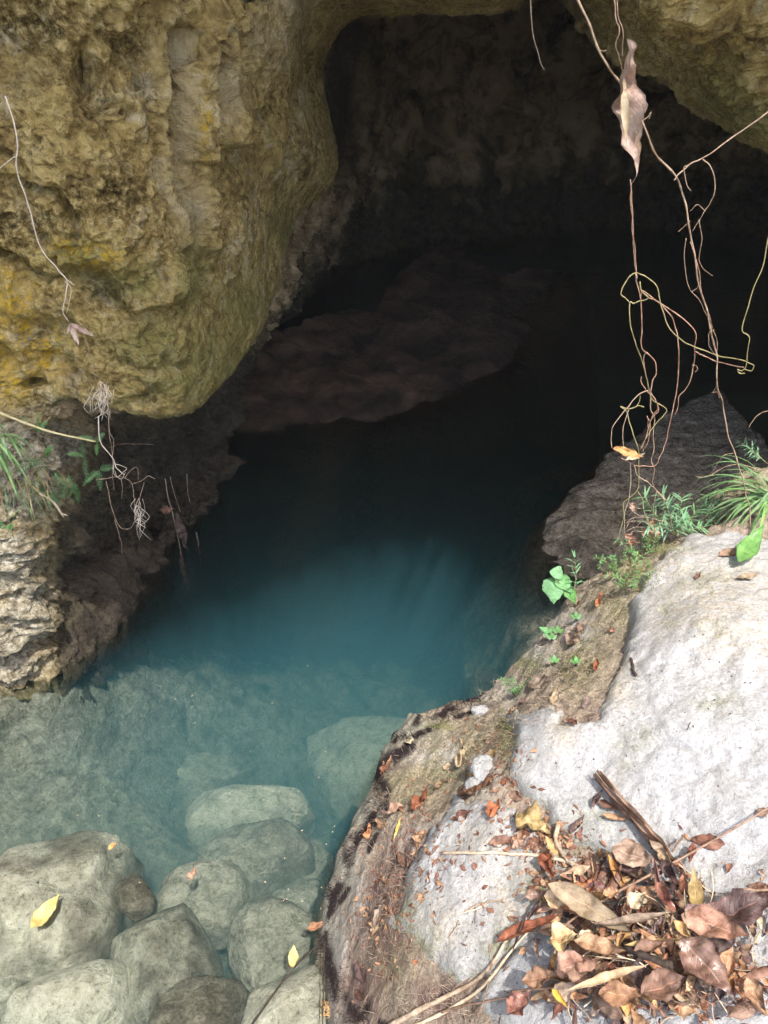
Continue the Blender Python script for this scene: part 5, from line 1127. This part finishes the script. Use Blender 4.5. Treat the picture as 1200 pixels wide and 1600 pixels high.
# ------------------------------------------------------------------ left wall: vine, cane, dangling roots
LG = 'roots and vines on the left wall'
YL = 2.28
vine([(8,150,2.22),(20,185,2.22),(27,225,2.22),(26,265,2.24),(37,300,2.26),(47,330),(57,370),(70,397),(90,420),(105,440),(102,465),(98,485),(107,502)],YL,.0028,.0022,'white','long pale vine creeping down the upper left wall',group=LG,kids=([(26,245,2.24),(12,252,2.24),(-4,266,2.24)],[(102,440),(110,448),(109,470),(103,490)],[(104,436),(112,443),(117,446)]))
e = empty('dry_flower', pY(112,505,YL-.01), 'dried star-shaped husk hanging on the vine of the left wall', 'husk'); b = np.array(e.location)
for i, (qx, qy, w_) in enumerate(((150,527,11),(124,540,12),(104,524,6),(136,520,9))):
    A, B = pY(111,506,YL-.01)-b, pY(qx,qy,YL-.03)-b; x = B-A; L = np.linalg.norm(x); x, y, z = frame(x, -FWD-x*(-FWD@x)/L**2)
    V, F, U = leaf_geo(L, w_/FPX*2.5, .5, 1.0, .3, .08, seed=i+70); mesh_obj('husk_petal', (A+B)/2+V[:, :1]*x+V[:, 1:2]*y+V[:, 2:]*z, F, LM['dry'], e, uv=U)
vine([(134,530),(140,552),(146,575),(150,595)],YL,.0014,.0014,'pale','thin vine between the dried husk and the root bundle',group=LG)
def bundle(c, n, sx, sy, Y, label, seed):
    r = np.random.default_rng(seed); mb = MB(); o0 = pY(*c, Y)
    for k in range(n):
        x, y = c[0]+r.normal()*sx, c[1]+r.uniform(-1, 1)*sy
        V, F = tube_geo([pY(x, y, Y+r.normal()*.008), pY(x+r.normal()*6, y+r.uniform(8, 18), Y+r.normal()*.01), pY(x+r.normal()*9, y+r.uniform(18, 34), Y+r.normal()*.012)], .0011, .0005, 4, 8, .0007, k); mb.add(V, F)
    o = mb.obj('root_bundle', SM['white'], None, o0); o.location = o0; tag(o, label, 'roots', LG)
bundle((158,612), 34, 6, 18, YL, 'bleached bundle of rootlets hanging at the bottom of the overhang', 3)
bundle((216,795), 22, 3, 20, 2.42, 'feathery bleached root end dangling over the shaded water', 4)
vine([(154,650),(156,686),(163,700),(177,717),(182,731),(194,742)],2.36,.0026,.002,'white','knotted bleached root below the root bundle',group=LG,kids=([(180,725),(190,728),(198,732),(192,738),(184,745),(180,735)],[(178,718),(178,740),(190,748),(196,738)]))
vine([(172,640),(170,670),(175,700),(175,716)],2.36,.0012,.001,'pale','thin root right of the knotted one',group=LG)
vine([(168,640),(172,675),(178,690),(176,712),(176,745),(179,766)],2.37,.0011,.0009,'root','hair-thin root hanging straight at the wall edge',group=LG)
vine([(150,750),(165,748),(180,745),(196,747),(206,756),(209,775),(211,790)],2.38,.0018,.0012,'pale','level root branching out below the knot',group=LG,kids=([(190,748),(191,765),(190,780)],[(206,757),(220,752),(231,744),(243,748)],[(195,747),(200,740),(214,730),(216,750)]))
vine([(166,752),(170,770),(173,787),(180,810),(189,824),(201,826),(210,815),(217,785),(225,754)],2.40,.0017,.0014,'pale','U-shaped root loop hanging over the dark water',group=LG)
vine([(179,812),(184,828),(187,838),(190,852),(191,866)],2.40,.0014,.0009,'pale','straight root tip below the U-shaped loop',group=LG)
vine([(-30,632),(0,645),(40,661),(80,675),(120,684),(150,690)],2.27,.0062,.0045,'cane','green cane slanting across the left wall above the ferns',group=LG,name='cane',cat='cane',wig=.001,k=8)
vine([(170,700),(190,694),(215,694),(240,694)],2.9,.0025,.0018,'brown','thin dark twig in the shade right of the cane',group=LG,name='twig',cat='twig')
vine([(60,770),(85,785),(95,800),(106,806)],2.36,.0045,.003,'straw','pale broken stalk on the lower left wall',group=LG,name='twig',cat='twig')
vine([(75,775),(90,795),(100,808)],2.34,.003,.002,'straw','second pale broken stalk beside the first on the lower left wall',group=LG,name='twig',cat='twig')
# roots hanging over the shaded water
hg = 'dead roots hanging over the shaded water'
vine([(258,748),(262,775),(268,795),(276,830),(283,862),(290,895),(294,921)],3.2,.0030,.0016,'root','long dead root hanging down to the shaded water',group=hg,name='root',cat='root')
vine([(266,745),(272,770),(282,800)],3.2,.0018,.0015,'root','short dead root beside the long one over the shaded water',group=hg,name='root',cat='root')
vine([(292,740),(293,765),(297,785)],3.22,.0016,.0014,'root','thin straight dead root right of the brown husk',group=hg,name='root',cat='root')
vine([(307,832),(310,850),(314,890)],3.25,.002,.0012,'root','faint dead root standing in the shaded water',group=hg,name='root',cat='root')
for a, b, w_, m, lb in (((278,800),(294,862),15,'dark','dark withered leaf sheath hanging from the dead root'),((282,858),(294,922),9,'mauve','narrow withered leaf tip touching the shaded water'),((250,797),(272,795),12,'brown','brown cap-like husk above the withered sheath')):
    hung_leaf(a, b, 3.19, w_, m, lb, .9, .3, .06, .3)
vine([(355,923),(368,915),(380,905),(384,899)],3.05,.0018,.0012,'straw','bent straw poking out of the dim water',group=None,name='twig',cat='twig')
vine([(88,930),(100,945),(112,953),(125,955)],2.75,.0024,.0014,'root','forked dry twig on the wet left rock',group=None,name='twig',cat='twig')
# rock at the far right behind the boulder
k_ = mat_sub('tan_rock', (.20, .16, .095), (.38, .32, .21), (.54, .47, .34), 1.6)
def rock_at(c, R3, mat, label, seed, ang=0., attrs=None, name='rock'):
    n = 110; u = np.linspace(0, 2*math.pi, n, endpoint=False); v = np.linspace(.001, math.pi-.001, n//2); U, V = np.meshgrid(u, v, indexing='ij')
    S = np.c_[(np.sin(V)*np.cos(U)).ravel(), (np.sin(V)*np.sin(U)).ravel(), np.cos(V).ravel()]; o3 = np.array([seed*2.1, seed, seed*.7])
    r = 1+fbm(S, 1.2, 2, off=o3)*.3+fbm(S, 2.6, 5, .55, o3+4)*.22+fbm(S, 14, 3, .6, o3+9)*.03
    P = S*r[:, None]*np.array(R3); m = len(v); i = np.arange(n)[:, None]; j = np.arange(m-1)[None]
    F = np.stack([(i*m+j), (i*m+j+1), (((i+1) % n)*m+j+1), (((i+1) % n)*m+j)], -1).reshape(-1, 4)
    o = mesh_obj(name, P, F, mat, attrs={q: np.zeros(len(P)) for q in (attrs or ('dark',))}); o.location = Vector(c); o.rotation_euler.z = ang; return tag(o, label, 'rock')
rock_at(cp(1190,800,2.76), (.17, .12, .16), k_, 'tan mossy rock under the arching grass at the far right', 51)
rock_at(cp(1215,905,2.50), (.10, .08, .06), WHITE, 'small pale rock wedged at the right edge by the fresh green leaf', 52, .3, ('tan','moss','crack'))
# foliage added high on the cliff top, out of view, that breaks up the sunlight
r = np.random.default_rng(99); mb = MB()
for k in range(560):
    x = r.uniform(-1.6, 2.0); y = float(np.interp(x, (-1.6,-.8,-.45,-.1,.3,.6,.9,1.4,1.8,2), (.92,.9,.5,.44,.70,.90,1.05,1.1,.72,.65)))+r.normal()*(.07 if x < .3 else .17); z = r.uniform(5.3, 5.8)
    V, F, U = leaf_geo(r.uniform(.07, .13), r.uniform(.03, .055), .6, .5, .2, 0, nu=5, nv=4, seed=k); R3 = Matrix.Rotation(r.uniform(0, 6.28), 3, 'Z') @ Matrix.Rotation(r.normal()*.7, 3, 'X') @ Matrix.Rotation(r.normal()*.7, 3, 'Y')
    mb.add(V@np.array(R3).T+np.array([x, y, z]), F, U)
tag(mb.obj('foliage', LM['green']), 'unseen leaves added above the cliff top to break up the sunlight', None, None, 'stuff')
# ================================================================== camera, sun, sky
cam = bpy.data.cameras.new('camera'); co = bpy.data.objects.new('camera', cam); COL.objects.link(co)
co.location = CAM; co.rotation_euler = (math.pi/2-TH, 0, 0)
cam.sensor_fit = 'VERTICAL'; cam.sensor_height = 32; cam.lens = 24; cam.clip_start = .05; cam.clip_end = 500
SC.camera = co
SUN_EL, SUN_AZ = math.radians(66), math.radians(155)      # azimuth clockwise from +Y: behind the camera, to the right
sd = Vector((math.sin(SUN_AZ)*math.cos(SUN_EL), math.cos(SUN_AZ)*math.cos(SUN_EL), math.sin(SUN_EL)))
sl = bpy.data.lights.new('sun', 'SUN'); sl.energy = 2.0; sl.angle = math.radians(.5); sl.color = (1, .965, .91)
so = bpy.data.objects.new('sun', sl); COL.objects.link(so); so.rotation_euler = sd.to_track_quat('Z', 'Y').to_euler()
w = bpy.data.worlds.new('World'); SC.world = w; w.use_nodes = True
nt = w.node_tree; sky = nt.nodes.new('ShaderNodeTexSky'); sky.sky_type = 'NISHITA'; sky.sun_disc = False
sky.sun_elevation = SUN_EL; sky.sun_rotation = SUN_AZ
sky.dust_density = 4.0; sky.air_density = 1.0; sky.ozone_density = 1.0
bg = nt.nodes['Background']; nt.links.new(sky.outputs[0], bg.inputs[0]); bg.inputs[1].default_value = .15
vs_ = SC.view_settings; vs_.view_transform = 'Standard'; vs_.look = 'None'; vs_.gamma = 1; vs_.exposure = 1.6; vs_.use_curve_mapping = False
cy = SC.cycles
cy.use_denoising = True
try: cy.denoiser = 'OPENIMAGEDENOISE'; cy.denoising_input_passes = 'RGB_ALBEDO_NORMAL'; cy.denoising_prefilter = 'NONE'
except Exception as e: print(e)
cy.max_bounces = 8; cy.diffuse_bounces = 4; cy.glossy_bounces = 3; cy.transparent_max_bounces = 24; cy.volume_bounces = 2; cy.transmission_bounces = 4
cy.sample_clamp_indirect = 6; cy.caustics_reflective = False

hz = NT('added_haze_volume'); v = hz.n('VolumePrincipled'); v.inputs['Color'].default_value = (.93, .96, 1, 1); v.inputs['Density'].default_value = .0016; hz.t.links.new(v.outputs[0], hz.out.inputs['Volume'])  # thin volume added to lift the blacks
V = [(x, y, zz) for zz in (-4.6, 6.2) for y in (-9.5, 11) for x in (-6, 7)]
tag(mesh_obj('added_haze', V, [(0,2,3,1),(4,5,7,6),(0,1,5,4),(1,3,7,5),(3,2,6,7),(2,0,4,6)], hz.m, smooth=False), 'thin added haze that lifts the dark tones of the cave', None, None, 'stuff')
